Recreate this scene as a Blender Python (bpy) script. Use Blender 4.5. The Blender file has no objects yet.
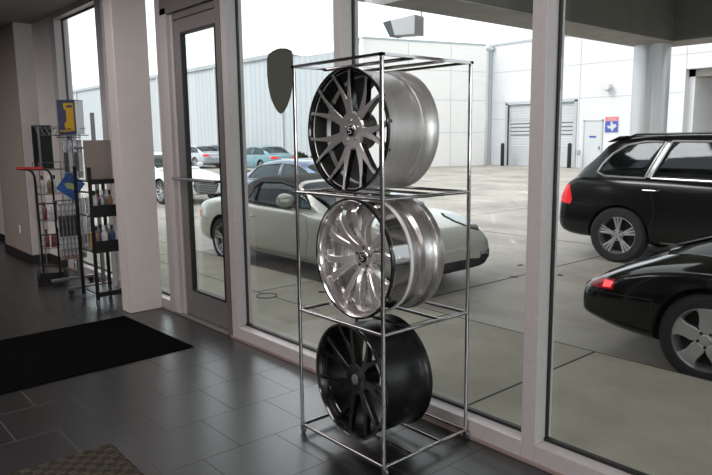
import bpy, bmesh, math, random
from mathutils import Vector, Matrix
from mathutils.bvhtree import BVHTree
random.seed(7)
PI = math.pi
S = bpy.context.scene
COL = S.collection

# ------------------------------------------------------------------ materials
def mat(name, col=(.5, .5, .5), rough=.5, metal=0., spec=.5, coat=0., noise=0., nscale=20., bump=0., bscale=80., emit=None, estr=0., alpha=1.):
    m = bpy.data.materials.new(name); m.use_nodes = True
    nt = m.node_tree; b = nt.nodes['Principled BSDF']
    b.inputs['Base Color'].default_value = (*col, 1); b.inputs['Roughness'].default_value = rough
    b.inputs['Metallic'].default_value = metal; b.inputs['Specular IOR Level'].default_value = spec
    b.inputs['Coat Weight'].default_value = coat; b.inputs['Coat Roughness'].default_value = .03
    if emit: b.inputs['Emission Color'].default_value = (*emit, 1); b.inputs['Emission Strength'].default_value = estr
    if alpha < 1: b.inputs['Alpha'].default_value = alpha
    tc = nt.nodes.new('ShaderNodeTexCoord')
    if noise:
        n = nt.nodes.new('ShaderNodeTexNoise'); n.inputs['Scale'].default_value = nscale; n.inputs['Detail'].default_value = 6
        nt.links.new(tc.outputs['Object'], n.inputs['Vector'])
        r = nt.nodes.new('ShaderNodeValToRGB')
        r.color_ramp.elements[0].position = .3; r.color_ramp.elements[1].position = .7
        r.color_ramp.elements[0].color = (*[c * (1 - noise) for c in col], 1)
        r.color_ramp.elements[1].color = (*[min(1, c * (1 + noise)) for c in col], 1)
        nt.links.new(n.outputs['Fac'], r.inputs['Fac']); nt.links.new(r.outputs['Color'], b.inputs['Base Color'])
    if bump:
        n2 = nt.nodes.new('ShaderNodeTexNoise'); n2.inputs['Scale'].default_value = bscale
        nt.links.new(tc.outputs['Object'], n2.inputs['Vector'])
        bp = nt.nodes.new('ShaderNodeBump'); bp.inputs['Strength'].default_value = bump; bp.inputs['Distance'].default_value = .004
        nt.links.new(n2.outputs['Fac'], bp.inputs['Height']); nt.links.new(bp.outputs['Normal'], b.inputs['Normal'])
    return m

def glass_mat(name, tint=(1, 1, 1), refl=.06, extra=0., rough=0.0):
    m = bpy.data.materials.new(name); m.use_nodes = True; nt = m.node_tree
    nt.nodes.remove(nt.nodes['Principled BSDF'])
    out = nt.nodes['Material Output']
    t = nt.nodes.new('ShaderNodeBsdfTransparent'); t.inputs['Color'].default_value = (*tint, 1)
    g = nt.nodes.new('ShaderNodeBsdfGlossy'); g.inputs['Roughness'].default_value = rough; g.inputs['Color'].default_value = (.9, .95, 1, 1)
    lw = nt.nodes.new('ShaderNodeLayerWeight'); lw.inputs['Blend'].default_value = .25
    mr = nt.nodes.new('ShaderNodeMapRange'); mr.inputs['To Min'].default_value = refl * .5; mr.inputs['To Max'].default_value = refl * 5 + extra
    mx = nt.nodes.new('ShaderNodeMixShader')
    nt.links.new(lw.outputs['Fresnel'], mr.inputs['Value']); nt.links.new(mr.outputs['Result'], mx.inputs['Fac'])
    nt.links.new(t.outputs[0], mx.inputs[1]); nt.links.new(g.outputs[0], mx.inputs[2]); nt.links.new(mx.outputs[0], out.inputs['Surface'])
    return m

def L(nt, a, b): nt.links.new(a, b)

def floor_mat():
    m = mat('slate floor tile', (.03, .03, .03), .34); nt = m.node_tree; b = nt.nodes['Principled BSDF']
    tc = [n for n in nt.nodes if n.type == 'TEX_COORD'][0]
    sep = nt.nodes.new('ShaderNodeSeparateXYZ'); L(nt, tc.outputs['Object'], sep.inputs[0])
    def add(sock, v):
        a = nt.nodes.new('ShaderNodeMath'); a.operation = 'ADD'; a.inputs[1].default_value = v; L(nt, sock, a.inputs[0]); return a.outputs[0]
    cmb = nt.nodes.new('ShaderNodeCombineXYZ')
    L(nt, add(sep.outputs['Y'], -1.298 + 40 * .457), cmb.inputs['X']); L(nt, add(sep.outputs['X'], 3.478 + 41 * .457), cmb.inputs['Y'])
    br = nt.nodes.new('ShaderNodeTexBrick'); br.offset = .5; br.offset_frequency = 2
    br.inputs['Scale'].default_value = 1; br.inputs['Brick Width'].default_value = .457; br.inputs['Row Height'].default_value = .457
    br.inputs['Mortar Size'].default_value = .0035; br.inputs['Mortar Smooth'].default_value = .3; br.inputs['Bias'].default_value = 0
    br.inputs['Color1'].default_value = (.009, .009, .009, 1); br.inputs['Color2'].default_value = (.012, .012, .012, 1)
    br.inputs['Mortar'].default_value = (.006, .006, .006, 1)
    L(nt, cmb.outputs[0], br.inputs['Vector'])
    ns = nt.nodes.new('ShaderNodeTexNoise'); ns.inputs['Scale'].default_value = 9; ns.inputs['Detail'].default_value = 8; L(nt, tc.outputs['Object'], ns.inputs['Vector'])
    mx = nt.nodes.new('ShaderNodeMixRGB'); mx.blend_type = 'MULTIPLY'; mx.inputs['Fac'].default_value = .2
    L(nt, br.outputs['Color'], mx.inputs['Color1']); L(nt, ns.outputs['Fac'], mx.inputs['Color2']); L(nt, mx.outputs[0], b.inputs['Base Color'])
    mr = nt.nodes.new('ShaderNodeMapRange'); b.inputs['Specular IOR Level'].default_value = 1.; b.inputs['IOR'].default_value = 1.58; mr.inputs['To Min'].default_value = .285; mr.inputs['To Max'].default_value = .295; L(nt, ns.outputs['Fac'], mr.inputs['Value'])
    ma = nt.nodes.new('ShaderNodeMath'); ma.operation = 'MULTIPLY_ADD'; ma.inputs[1].default_value = .5
    L(nt, br.outputs['Fac'], ma.inputs[0]); L(nt, mr.outputs[0], ma.inputs[2]); L(nt, ma.outputs[0], b.inputs['Roughness'])
    bp = nt.nodes.new('ShaderNodeBump'); bp.inputs['Strength'].default_value = .12; bp.inputs['Distance'].default_value = .001; bp.invert = True
    L(nt, br.outputs['Fac'], bp.inputs['Height']); L(nt, bp.outputs['Normal'], b.inputs['Normal'])
    return m

def slab_mat(name, c1, c2, scale, rough=.75, stretch=(1, 1, 1)):
    m = mat(name, c1, rough); nt = m.node_tree; b = nt.nodes['Principled BSDF']
    tc = [n for n in nt.nodes if n.type == 'TEX_COORD'][0]
    mp = nt.nodes.new('ShaderNodeMapping'); mp.inputs['Scale'].default_value = stretch; L(nt, tc.outputs['Object'], mp.inputs[0])
    a = nt.nodes.new('ShaderNodeTexNoise'); a.inputs['Scale'].default_value = scale; a.inputs['Detail'].default_value = 9; a.inputs['Roughness'].default_value = .65
    L(nt, mp.outputs[0], a.inputs['Vector'])
    r = nt.nodes.new('ShaderNodeValToRGB'); r.color_ramp.elements[0].position = .33; r.color_ramp.elements[1].position = .68
    r.color_ramp.elements[0].color = (*c1, 1); r.color_ramp.elements[1].color = (*c2, 1)
    L(nt, a.outputs['Fac'], r.inputs[0]); L(nt, r.outputs[0], b.inputs['Base Color'])
    bp = nt.nodes.new('ShaderNodeBump'); bp.inputs['Strength'].default_value = .2; bp.inputs['Distance'].default_value = .01
    L(nt, a.outputs['Fac'], bp.inputs['Height']); L(nt, bp.outputs['Normal'], b.inputs['Normal'])
    return m

def brushed(name, col, rough, axis_scale, metal=1., amt=.25):
    m = mat(name, col, rough, metal); nt = m.node_tree; b = nt.nodes['Principled BSDF']
    tc = [n for n in nt.nodes if n.type == 'TEX_COORD'][0]
    mp = nt.nodes.new('ShaderNodeMapping'); mp.inputs['Scale'].default_value = axis_scale; L(nt, tc.outputs['Object'], mp.inputs[0])
    a = nt.nodes.new('ShaderNodeTexNoise'); a.inputs['Scale'].default_value = 1; a.inputs['Detail'].default_value = 5; L(nt, mp.outputs[0], a.inputs['Vector'])
    r = nt.nodes.new('ShaderNodeValToRGB'); r.color_ramp.elements[0].color = (*[c * (1 - amt) for c in col], 1); r.color_ramp.elements[1].color = (*[min(1, c * (1 + amt)) for c in col], 1)
    L(nt, a.outputs['Fac'], r.inputs[0]); L(nt, r.outputs[0], b.inputs['Base Color'])
    mr = nt.nodes.new('ShaderNodeMapRange'); mr.inputs['To Min'].default_value = rough * .7; mr.inputs['To Max'].default_value = rough * 1.5
    L(nt, a.outputs['Fac'], mr.inputs['Value']); L(nt, mr.outputs[0], b.inputs['Roughness'])
    return m

M = dict(
    floor=floor_mat(),
    white=mat('painted wall', (.62, .59, .58), .6, noise=.04, nscale=6),
    column=mat('column paint', (.66, .60, .58), .5, noise=.03, nscale=5, bump=.1),
    beige=mat('taupe wall paint', (.27, .235, .205), .6, noise=.05, nscale=4),
    backwall=mat('dark back wall', (.10, .098, .095), .7),
    base=mat('dark baseboard', (.02, .018, .018), .4),
    ceil=mat('ceiling paint', (.25, .24, .235), .8),
    frame=mat('brushed aluminium frame', (.55, .515, .52), .42, .15, noise=.04, nscale=30),
    bronze=mat('dark bronze door frame', (.17, .155, .15), .45, .3),
    stile=mat('door stile', (.20, .185, .19), .42, .3),
    gasket=mat('black gasket', (.012, .012, .012), .5),
    trim=mat('pinkish caulk strip', (.30, .23, .21), .6),
    glass=glass_mat('window glass', (.97, .985, .98), .035),
    decal=mat('dark green sticker', (.085, .095, .070), .7),
    mat_black=mat('black ribbed mat', (.003, .003, .003), 1., spec=.02, noise=.6, nscale=160, bump=1, bscale=220),
    chrome=mat('chrome tube', (.62, .61, .62), .1, 1.),
    alloy=mat('polished alloy', (.80, .78, .78), .2, .72),
    darkchrome=mat('dark chrome tube', (.42, .41, .41), .13, 1.),
    chrome2=mat('polished chrome', (.84, .82, .83), .12, .9),
    rawalu=brushed('machined aluminium', (.70, .68, .67), .36, (3, 90, 3), .75),
    rawalu2=brushed('darker machined aluminium', (.52, .49, .485), .26, (3, 90, 3), .85),
    facealu=brushed('brushed dark aluminium face', (.50, .49, .49), .30, (60, 4, 60), .8),
    gloss_black=mat('gloss black', (.006, .006, .007), .16, coat=.6),
    satin_black=mat('satin black', (.005, .005, .0055), .32, spec=.35),
    black=mat('flat black', (.008, .008, .008), .6),
    steel=mat('grey steel', (.22, .22, .23), .35, .8),
    rubber=mat('rubber', (.013, .013, .014), .75, bump=.3),
    red=mat('red plastic', (.42, .02, .02), .4),
    clear=glass_mat('clear plastic', (.86, .88, .9), .12, .1, .1),
    cap=mat('white cap', (.8, .8, .8), .4),
    bred=mat('dark red bottle', (.16, .04, .035), .25), bamber=mat('amber bottle', (.20, .12, .07), .3),
    bwhite=mat('white bottle', (.5, .5, .52), .35), bblue=mat('blue bottle', (.02, .04, .12), .35), byellow=mat('yellow bottle', (.40, .26, .03), .35),
    tan=mat('taupe panel', (.20, .165, .15), .6),
    blue=mat('blue leaflet', (.012, .07, .26), .35, noise=.4, nscale=9), yellow=mat('yellow print', (.60, .36, .02), .4),
    navy=mat('navy print', (.05, .06, .13), .4), paper=mat('white paper', (.75, .75, .77), .5),
    pack=mat('glossy blister pack', (.42, .42, .45), .22, .3, noise=.55, nscale=22),
    packd=mat('dark blister pack', (.03, .03, .035), .2, noise=.4, nscale=22),
    walk=slab_mat('sidewalk concrete', (.265, .245, .195), (.36, .335, .27), 1.6, .75),
    lot=slab_mat('parking lot concrete', (.205, .185, .160), (.41, .375, .335), .45, .62, (1, 1.6, 1)),
    joint=mat('joint', (.03, .028, .025), .9),
    leafdry=mat('dry leaf', (.04, .03, .02), .9),
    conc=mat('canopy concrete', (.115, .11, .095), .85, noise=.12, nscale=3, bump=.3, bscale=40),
    concl=mat('lit canopy concrete', (.30, .285, .26), .85, noise=.1, nscale=3, bump=.3, bscale=40),  # canopy concrete lightened for undersides lit from below
    pillar=mat('painted round pillar', (.50, .50, .51), .28, .35),
    bldw=mat('tilt wall white', (.60, .59, .61), .8, noise=.02, nscale=.6), bldj=mat('panel joint', (.38, .39, .42), .8),
    bldend=mat('light side wall', (.84, .82, .80), .8, noise=.02, nscale=.5),
    gut=mat('gutter grey', (.38, .42, .44), .5), rolldoor=mat('roll door slat', (.44, .45, .47), .55), slot=mat('door light slots', (.13, .14, .15), .5),
    pdoor=mat('white steel door', (.50, .51, .53), .6), signred=mat('sign red', (.62, .13, .15), .5), signblue=mat('sign blue', (.05, .08, .34), .5),
    shrub=mat('shrub leaves', (.05, .075, .03), .8, noise=.5, nscale=3),
    lampgrey=mat('lamp housing', (.55, .56, .58), .5), fittingface=mat('dark end face', (.07, .08, .09), .3),
)
def ribbed():
    m = mat('ribbed metal cladding', (.60, .68, .72), .55); nt = m.node_tree; b = nt.nodes['Principled BSDF']
    tc = [n for n in nt.nodes if n.type == 'TEX_COORD'][0]
    w = nt.nodes.new('ShaderNodeTexWave'); w.wave_type = 'BANDS'; w.bands_direction = 'X'; w.inputs['Scale'].default_value = .55; w.inputs['Distortion'].default_value = 0
    L(nt, tc.outputs['Object'], w.inputs['Vector'])
    r = nt.nodes.new('ShaderNodeValToRGB'); r.color_ramp.elements[0].position = .0; r.color_ramp.elements[1].position = .25
    r.color_ramp.elements[0].color = (.40, .43, .455, 1); r.color_ramp.elements[1].color = (.485, .515, .54, 1)
    L(nt, w.outputs['Fac'], r.inputs[0]); L(nt, r.outputs[0], b.inputs['Base Color'])
    return m
M['ribbed'] = ribbed()
def rug_mat():
    m = mat('woven rug', (.10, .085, .055), .95, spec=.1); nt = m.node_tree; b = nt.nodes['Principled BSDF']
    tc = [n for n in nt.nodes if n.type == 'TEX_COORD'][0]
    ch = nt.nodes.new('ShaderNodeTexChecker'); ch.inputs['Scale'].default_value = 22; L(nt, tc.outputs['Object'], ch.inputs['Vector'])
    w = nt.nodes.new('ShaderNodeTexWave'); w.bands_direction = 'X'; w.inputs['Scale'].default_value = 12; w.inputs['Distortion'].default_value = 1.5; L(nt, tc.outputs['Object'], w.inputs['Vector'])
    mu = nt.nodes.new('ShaderNodeMath'); mu.operation = 'MULTIPLY'; L(nt, ch.outputs['Fac'], mu.inputs[0]); L(nt, w.outputs['Fac'], mu.inputs[1])
    n = nt.nodes.new('ShaderNodeTexNoise'); n.inputs['Scale'].default_value = 60; L(nt, tc.outputs['Object'], n.inputs['Vector'])
    r = nt.nodes.new('ShaderNodeValToRGB'); r.color_ramp.elements[0].color = (.022, .019, .014, 1); r.color_ramp.elements[1].color = (.085, .075, .055, 1)
    r.color_ramp.elements[0].position = .2
    ad = nt.nodes.new('ShaderNodeMath'); ad.operation = 'MULTIPLY_ADD'; ad.inputs[1].default_value = .6
    n2 = nt.nodes.new('ShaderNodeMath'); n2.operation = 'MULTIPLY'; n2.inputs[1].default_value = .55; L(nt, n.outputs['Fac'], n2.inputs[0])
    L(nt, mu.outputs[0], ad.inputs[0]); L(nt, n2.outputs[0], ad.inputs[2]); L(nt, ad.outputs[0], r.inputs[0]); L(nt, r.outputs[0], b.inputs['Base Color'])
    bp = nt.nodes.new('ShaderNodeBump'); bp.inputs['Strength'].default_value = 1; bp.inputs['Distance'].default_value = .006
    L(nt, ad.outputs[0], bp.inputs['Height']); L(nt, bp.outputs['Normal'], b.inputs['Normal'])
    return m
M['rug'] = rug_mat()

# ------------------------------------------------------------------ mesh building
class MB:
    def __init__(s): s.v = []; s.f = []; s.m = []
    def add(s, vs, fs, mi=0):
        o = len(s.v); s.v += [tuple(v) for v in vs]; s.f += [tuple(i + o for i in f) for f in fs]; s.m += [mi] * len(fs); return s
    def box(s, a, b, mi=0, M4=None):
        x0, y0, z0 = a; x1, y1, z1 = b
        vs = [(x0, y0, z0), (x1, y0, z0), (x1, y1, z0), (x0, y1, z0), (x0, y0, z1), (x1, y0, z1), (x1, y1, z1), (x0, y1, z1)]
        if M4: vs = [M4 @ Vector(v) for v in vs]
        return s.add(vs, [(0, 3, 2, 1), (4, 5, 6, 7), (0, 1, 5, 4), (1, 2, 6, 5), (2, 3, 7, 6), (3, 0, 4, 7)], mi)
    def tube(s, pts, r, n=10, mi=0, closed=False):
        pts = [Vector(p) for p in pts]; k = len(pts); vs = []; up = None
        for i, p in enumerate(pts):
            if closed: t = pts[(i + 1) % k] - pts[i - 1]
            else: t = (pts[min(i + 1, k - 1)] - pts[max(i - 1, 0)])
            t.normalize()
            if up is None: up = Vector((0, 0, 1)) if abs(t.z) < .9 else Vector((1, 0, 0))
            a = t.cross(up).normalized(); up = a.cross(t).normalized()
            rr = r[i] if isinstance(r, (list, tuple)) else r
            for j in range(n):
                an = 2 * PI * j / n; vs.append(p + (a * math.cos(an) + up * math.sin(an)) * rr)
        fs = []
        for i in range(k if closed else k - 1):
            for j in range(n):
                i2 = (i + 1) % k; fs.append((i * n + j, i * n + (j + 1) % n, i2 * n + (j + 1) % n, i2 * n + j))
        if not closed: fs += [tuple(range(n))[::-1], tuple((k - 1) * n + j for j in range(n))]
        return s.add(vs, fs, mi)
    def lathe(s, prof, n=64, axis='Y', mi=0, closed=False, M4=None, c=(0, 0, 0)):
        vs = []
        for (r, h) in prof:
            for j in range(n):
                a = 2 * PI * j / n; x, y = r * math.cos(a), r * math.sin(a)
                p = {'Y': (x, h, y), 'Z': (x, y, h), 'X': (h, x, y)}[axis]
                p = Vector((p[0] + c[0], p[1] + c[1], p[2] + c[2])); vs.append(M4 @ p if M4 else p)
        k = len(prof); fs = []
        for i in range(k if closed else k - 1):
            i2 = (i + 1) % k
            for j in range(n):
                f = (i * n + j, i * n + (j + 1) % n, i2 * n + (j + 1) % n, i2 * n + j)
                fs.append(f[::-1] if axis != 'Y' else f)
        if not closed:
            if prof[0][0] > 1e-6: fs.append(tuple(range(n)))
            if prof[-1][0] > 1e-6: fs.append(tuple((k - 1) * n + j for j in range(n))[::-1])
        return s.add(vs, fs, mi)
    def prism(s, poly, h0, h1, axis='Y', mi=0):
        n = len(poly); g = {'Y': lambda p, h: (p[0], h, p[1]), 'Z': lambda p, h: (p[0], p[1], h), 'X': lambda p, h: (h, p[0], p[1])}[axis]
        vs = [g(p, h0) for p in poly] + [g(p, h1) for p in poly]
        fs = [tuple(range(n))[::-1], tuple(range(n, 2 * n))] + [(i, (i + 1) % n, n + (i + 1) % n, n + i) for i in range(n)]
        return s.add(vs, fs, mi)
    def build(s, name, mats, parent=None, smooth=True, bevel=0., fix=True, loc=None, sub=0, ang=35):
        me = bpy.data.meshes.new(name); me.from_pydata(s.v, [], s.f)
        if not isinstance(mats, (list, tuple)): mats = [mats]
        for m in mats: me.materials.append(m)
        me.polygons.foreach_set('material_index', s.m)
        if fix:
            bm = bmesh.new(); bm.from_mesh(me); bmesh.ops.remove_doubles(bm, verts=bm.verts, dist=1e-5)
            bmesh.ops.recalc_face_normals(bm, faces=bm.faces); bm.to_mesh(me); bm.free()
        if smooth:
            me.polygons.foreach_set('use_smooth', [True] * len(me.polygons)); me.set_sharp_from_angle(angle=math.radians(ang))
        o = bpy.data.objects.new(name, me); COL.objects.link(o)
        if parent: o.parent = parent
        if loc: o.location = loc
        if sub:
            m = o.modifiers.new('sub', 'SUBSURF'); m.levels = sub; m.render_levels = sub
        if bevel:
            m = o.modifiers.new('bevel', 'BEVEL'); m.width = bevel; m.segments = 2; m.limit_method = 'ANGLE'
        return o

def tag(o, label=None, cat=None, group=None, kind=None):
    if label: o['label'] = label
    if cat: o['category'] = cat
    if group: o['group'] = group
    if kind: o['kind'] = kind
    return o
def empty(name, loc=(0, 0, 0), rz=0., label=None, cat=None, group=None, kind=None):
    o = bpy.data.objects.new(name, None); COL.objects.link(o); o.location = loc; o.rotation_euler = (0, 0, rz); o.empty_display_size = .1
    return tag(o, label, cat, group, kind)
def struct(name, mb, m, label=None, cat=None, **k):
    return tag(mb.build(name, m, **k), label, cat, kind='structure')
def copy_tree(o, parent=None):
    kids = list(o.children); c = o.copy(); COL.objects.link(c)
    if parent: c.parent = parent
    for ch in kids: copy_tree(ch, c)
    return c

# ------------------------------------------------------------------ camera
H = 1.68
p, r, y = math.radians(8.6296), math.radians(-.6645), math.radians(49.102)
fw = Vector((-math.sin(y) * math.cos(p), math.cos(y) * math.cos(p), -math.sin(p)))
rt = Vector((math.cos(y), math.sin(y), 0)); up = rt.cross(fw)
X = rt * math.cos(r) + up * math.sin(r); Y = -rt * math.sin(r) + up * math.cos(r)
cd = bpy.data.cameras.new('camera'); cam = bpy.data.objects.new('camera', cd); COL.objects.link(cam)
cam.matrix_world = Matrix(((X.x, Y.x, -fw.x, 0), (X.y, Y.y, -fw.y, 0), (X.z, Y.z, -fw.z, H), (0, 0, 0, 1)))
cd.sensor_width = 36; cd.lens = 659.2 / 712 * 36; cd.clip_start = .05; cd.clip_end = 500
S.camera = cam

# ------------------------------------------------------------------ room shell
W = 2.77; CZ = 3.25
struct('floor', MB().box((-15, -6, -.15), (6, 2.9, 0)), M['floor'], 'dark grey slate tile floor laid in running bond', 'floor')
struct('ceiling', MB().box((-15, -6, CZ), (6, 3.0, CZ + .3)), M['ceil'], 'grey ceiling above the showroom', 'ceiling')
struct('wall_back', MB().box((-15, -6.2, 0), (6, -6, CZ)), M['backwall'], 'rear wall behind the viewer', 'wall')
struct('wall_right', MB().box((6, -6.2, 0), (6.2, 3.0, CZ)), M['white'], 'right end wall of the room', 'wall')
struct('wall_far', MB().box((-15.2, -6.2, 0), (-15, 3.0, CZ)), M['backwall'], 'far left end wall of the room', 'wall')
struct('wall_window_side', MB().box((-15, W, 0), (-9.1, 3.0, CZ)), M['white'], 'pale wall beside the leftmost window', 'wall')
wl = empty('wall_left', (-10.58, 2.53, 0), label='projecting wall block with taupe front and white end face', cat='wall', kind='structure')
MB().box((-.70, .012, 0), (.72, .24, CZ)).build('wall_block', M['white'], wl)
MB().box((-.71, 0, .1), (.70, .012, CZ)).build('painted_front', M['beige'], wl)
o = MB().box((.18, -.008, .36), (.25, 0, .48)).box((.20, -.011, .38), (.23, -.006, .41)).box((.20, -.011, .43), (.23, -.006, .46)).build('wall_outlet', M['white'], wl, bevel=.002)
struct('baseboard_left', MB().box((-11.31, 2.515, 0), (-9.845, 2.53, .1)).box((-9.86, 2.53, 0), (-9.845, W - .012, .1)).box((-9.845, W - .015, 0), (-9.1, W, .1)).box((-15, W - .015, 0), (-11.31, W, .1)), M['base'], 'dark baseboard along the left wall', 'baseboard')
# column
cl = MB().box((-6.385, 2.43, 0), (-6.19, W - .002, CZ))
struct('wall_column', cl, M['column'], 'square white painted column left of the glass door', 'column', bevel=.008)
struct('trim_1', MB().box((-9.1, W - .014, 0), (-6.40, W, .016)).box((-4.84, W - .014, 0), (6, W, .016)), M['trim'], 'thin pinkish caulk strip under the window frames', 'trim')

GY = 2.87
def window(name, x0, x1, label, ml, mr_, header=True, top=CZ):
    w = empty(name, ((x0 + x1) / 2, GY, 0), label=label, cat='window', kind='structure'); ox = (x0 + x1) / 2
    f = MB().box((x0 - ox, W - GY, 0), (x1 - ox, .05, .104))
    f.build('window_sill', M['frame'], w, bevel=.003)
    if ml: MB().box((x0 - ox - ml, W - GY, 0), (x0 - ox, .05, top)).build('mullion', M['frame'], w, bevel=.003)
    if mr_: MB().box((x1 - ox, W - GY, 0), (x1 - ox + mr_, .05, top)).build('mullion', M['frame'], w, bevel=.003)
    if header: MB().box((x0 - ox, W - GY, top - .06), (x1 - ox, .05, top)).build('window_header', M['frame'], w)
    g = .018; a, b = x0 - ox, x1 - ox; q = MB()
    q.box((a, -.016, .104), (b, .012, .104 + g)).box((a, -.008, .104 + g), (a + g * .6, .012, top - .06)).box((b - g * .6, -.008, .104 + g), (b, .012, top - .06)).box((a + g, -.008, top - .06 - g), (b - g, .012, top - .06))
    q.build('glazing_gasket', M['gasket'], w)
    MB().box((a + g, -.004, .104 + g), (b - g, .004, top - .06 - g)).build('pane', M['glass'], w)
    return w
window('window_1', -8.93, -7.52, 'leftmost tall narrow window behind the product racks', .16, .17)
window('window_2', -7.35, -6.02, 'narrow sidelight window between the white column and the door', 0, .10)
window('window_3', -4.74, -3.398, 'plate glass window right of the glass door with the shield sticker', .085, .075)
window('window_6', -3.323, -1.90, 'plate glass window behind the right half of the wheel rack', 0, .083)
window('window_4', -1.817, 1.2, 'large plate glass window at the right with parked black cars outside', 0, .083)
window('window_5', 1.283, 4.2, 'plate glass window beyond the right edge', 0, .083)
struct('wall_front', MB().box((4.283, W, 0), (6, 3.0, CZ)), M['white'], 'end of the window wall', 'wall')

# door
dr = empty('door_1', (-5.35, 2.8, 0), label='glass entrance door with grey metal frame and push bar', cat='door', kind='structure')
ox, oy = -5.35, 2.8
fr = MB().box((-5.92 - ox, W - oy, 0), (-5.80 - ox, .10, 2.86)).box((-5.80 - ox, -.0, 0), (-5.74 - ox, .10, 2.80))
fr.build('door_jamb', M['frame'], dr, bevel=.003)
MB().box((-4.905 - ox, W - oy - .002, 0), (-4.83 - ox, .10, CZ)).build('door_jamb', M['bronze'], dr, bevel=.003)
MB().box((-5.92 - ox, W - oy, 2.80), (-4.905 - ox, .10, 2.94)).build('door_header', M['bronze'], dr, bevel=.004)
MB().box((-5.74 - ox, .0, 2.74), (-4.905 - ox, .10, 2.80)).build('door_stop', M['bronze'], dr, bevel=.004)
MB().box((-5.92 - ox, .02, 2.94), (-4.905 - ox, .08, CZ)).build('transom_panel', M['bronze'], dr)
lf = MB().box((-5.735 - ox, .01, .03), (-5.60 - ox, .055, 2.735)).box((-4.975 - ox, .01, .03), (-4.908 - ox, .055, 2.735)).box((-5.60 - ox, .01, .03), (-4.975 - ox, .055, .27)).box((-5.60 - ox, .01, 2.62), (-4.975 - ox, .055, 2.735))
leaf = lf.build('door_leaf', M['stile'], dr, bevel=.004)
MB().box((-5.60 - ox, .004, .27), (-5.582 - ox, .05, 2.62)).box((-4.993 - ox, .004, .27), (-4.975 - ox, .05, 2.62)).box((-5.582 - ox, .004, .27), (-4.993 - ox, .05, .288)).box((-5.582 - ox, .004, 2.602), (-4.993 - ox, .05, 2.62)).build('glazing_gasket', M['gasket'], leaf)
MB().box((-5.582 - ox, .028, .288), (-4.993 - ox, .036, 2.602)).build('pane', M['glass'], leaf)
pb = MB().tube([(-5.72 - ox, -.075, 1.325), (-4.925 - ox, -.075, 1.325)], .015)
for xx in (-5.67, -4.945): pb.tube([(xx - ox, -.075, 1.325), (xx - ox, .02, 1.325)], .012)
pb.build('push_bar', M['steel'], leaf)
MB().box((-5.92 - ox, -.04, 0), (-4.905 - ox, .12, .018)).build('threshold', M['stile'], dr, bevel=.004)

# shield sticker on the glass
sh = []
cx, cz = -4.146, 2.12
prof = [(-.150, .175), (-.13, .205), (-.08, .228), (0, .238), (.08, .228), (.13, .205), (.150, .175), (.152, .05), (.140, -.04), (.115, -.12), (.075, -.185), (.035, -.225), (0, -.24), (-.035, -.225), (-.075, -.185), (-.115, -.12), (-.140, -.04), (-.152, .05)]
o = MB().prism([(cx + a * 1.12, cz + b - .02) for a, b in prof], GY - .006, GY - .0045).build('window_sticker', M['decal'])
tag(o, 'dark olive shield shaped sticker on the window glass left of the rack', 'sticker')

# mats
o = MB().box((-.66, -1.1, 0), (.66, 1.1, .010)).build('floor_mat', M['mat_black'], bevel=.003, loc=(-5.43, 1.27, 0)); o.rotation_euler.z = math.radians(2)
tag(o, 'large black ribbed entrance mat lying on the dark tiles', 'mat')
rg = MB().box((-.55, -.42, 0), (.55, .42, .012)).build('floor_rug', M['rug'], loc=(-2.98, .79, 0), bevel=.004); rg.rotation_euler.z = math.radians(-1)
tag(rg, 'brown woven rug with dashes and frayed edge in bottom left corner', 'rug')
fg = MB()
for i in range(150):
    t = -.55 + 1.1 * i / 149; a = random.uniform(-.01, .01); fg.tube([(t, .418, .006), (t + a, .418 + random.uniform(.006, .016), .003)], .0025, 4)
for i in range(110):
    t = -.42 + .84 * i / 109; a = random.uniform(-.01, .01)
    fg.tube([(-.548, t, .006), (-.548 - random.uniform(.006, .014), t + a, .003)], .0025, 4)
    fg.tube([(.548, t, .006), (.548 + random.uniform(.006, .014), t + a, .003)], .0025, 4)
o = fg.build('fringe', M['rug'], rg); o['kind'] = 'stuff'

# ------------------------------------------------------------------ wheel rack
RX0, RX1, RY0, RY1 = -2.935, -2.252, 2.118, 2.748
rack = empty('wheel_rack', ((RX0 + RX1) / 2, (RY0 + RY1) / 2, 0), math.radians(0), 'tall chrome tube rack of three open cubes holding wheels', 'rack')
hx, hy = (RX1 - RX0) / 2, (RY1 - RY0) / 2
for sx in (-1, 1):
    for sy in (-1, 1):
        po = MB().tube([(sx * hx, sy * hy, .035), (sx * hx, sy * hy, 2.06)], .0105, 12).build('post', M['chrome'], rack)
        c = MB().tube([(sx * hx, sy * hy, .05), (sx * hx, sy * hy, .022)], .006, 8).lathe([(.016, -.008), (.020, -.005), (.020, .005), (.016, .008)], 14, 'Y', c=(sx * hx + .008, sy * hy, .0205))
        c.box((sx * hx - .004, sy * hy - .012, .02), (sx * hx + .016, sy * hy - .009, .042)).box((sx * hx - .004, sy * hy + .009, .02), (sx * hx + .016, sy * hy + .012, .042))
        c.build('caster', M['clear'] if False else M['steel'], po)
LV = [(.045, .0095), (.727, .0095), (1.388, .0095), (2.055, .011)]
for z, rr in LV:
    f = MB()
    for a, b in (((-hx, -hy), (hx, -hy)), ((hx, -hy), (hx, hy)), ((hx, hy), (-hx, hy)), ((-hx, hy), (-hx, -hy))):
        if z > 2:
            x0, x1 = sorted((a[0], b[0])); y0, y1 = sorted((a[1], b[1])); f.box((x0 - rr, y0 - rr, z - rr * .6), (x1 + rr, y1 + rr, z + rr * .6))
        else: f.tube([(a[0], a[1], z), (b[0], b[1], z)], rr, 12)
    f.build('shelf_frame', M['darkchrome'], rack, fix=False)
    for fy in (.33, .68):
        yy = -hy + 2 * hy * fy
        MB().tube([(-hx, yy, z - .004), (hx, yy, z - .004)], rr * .85, 10).build('cross_bar', M['darkchrome'], rack)

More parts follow.
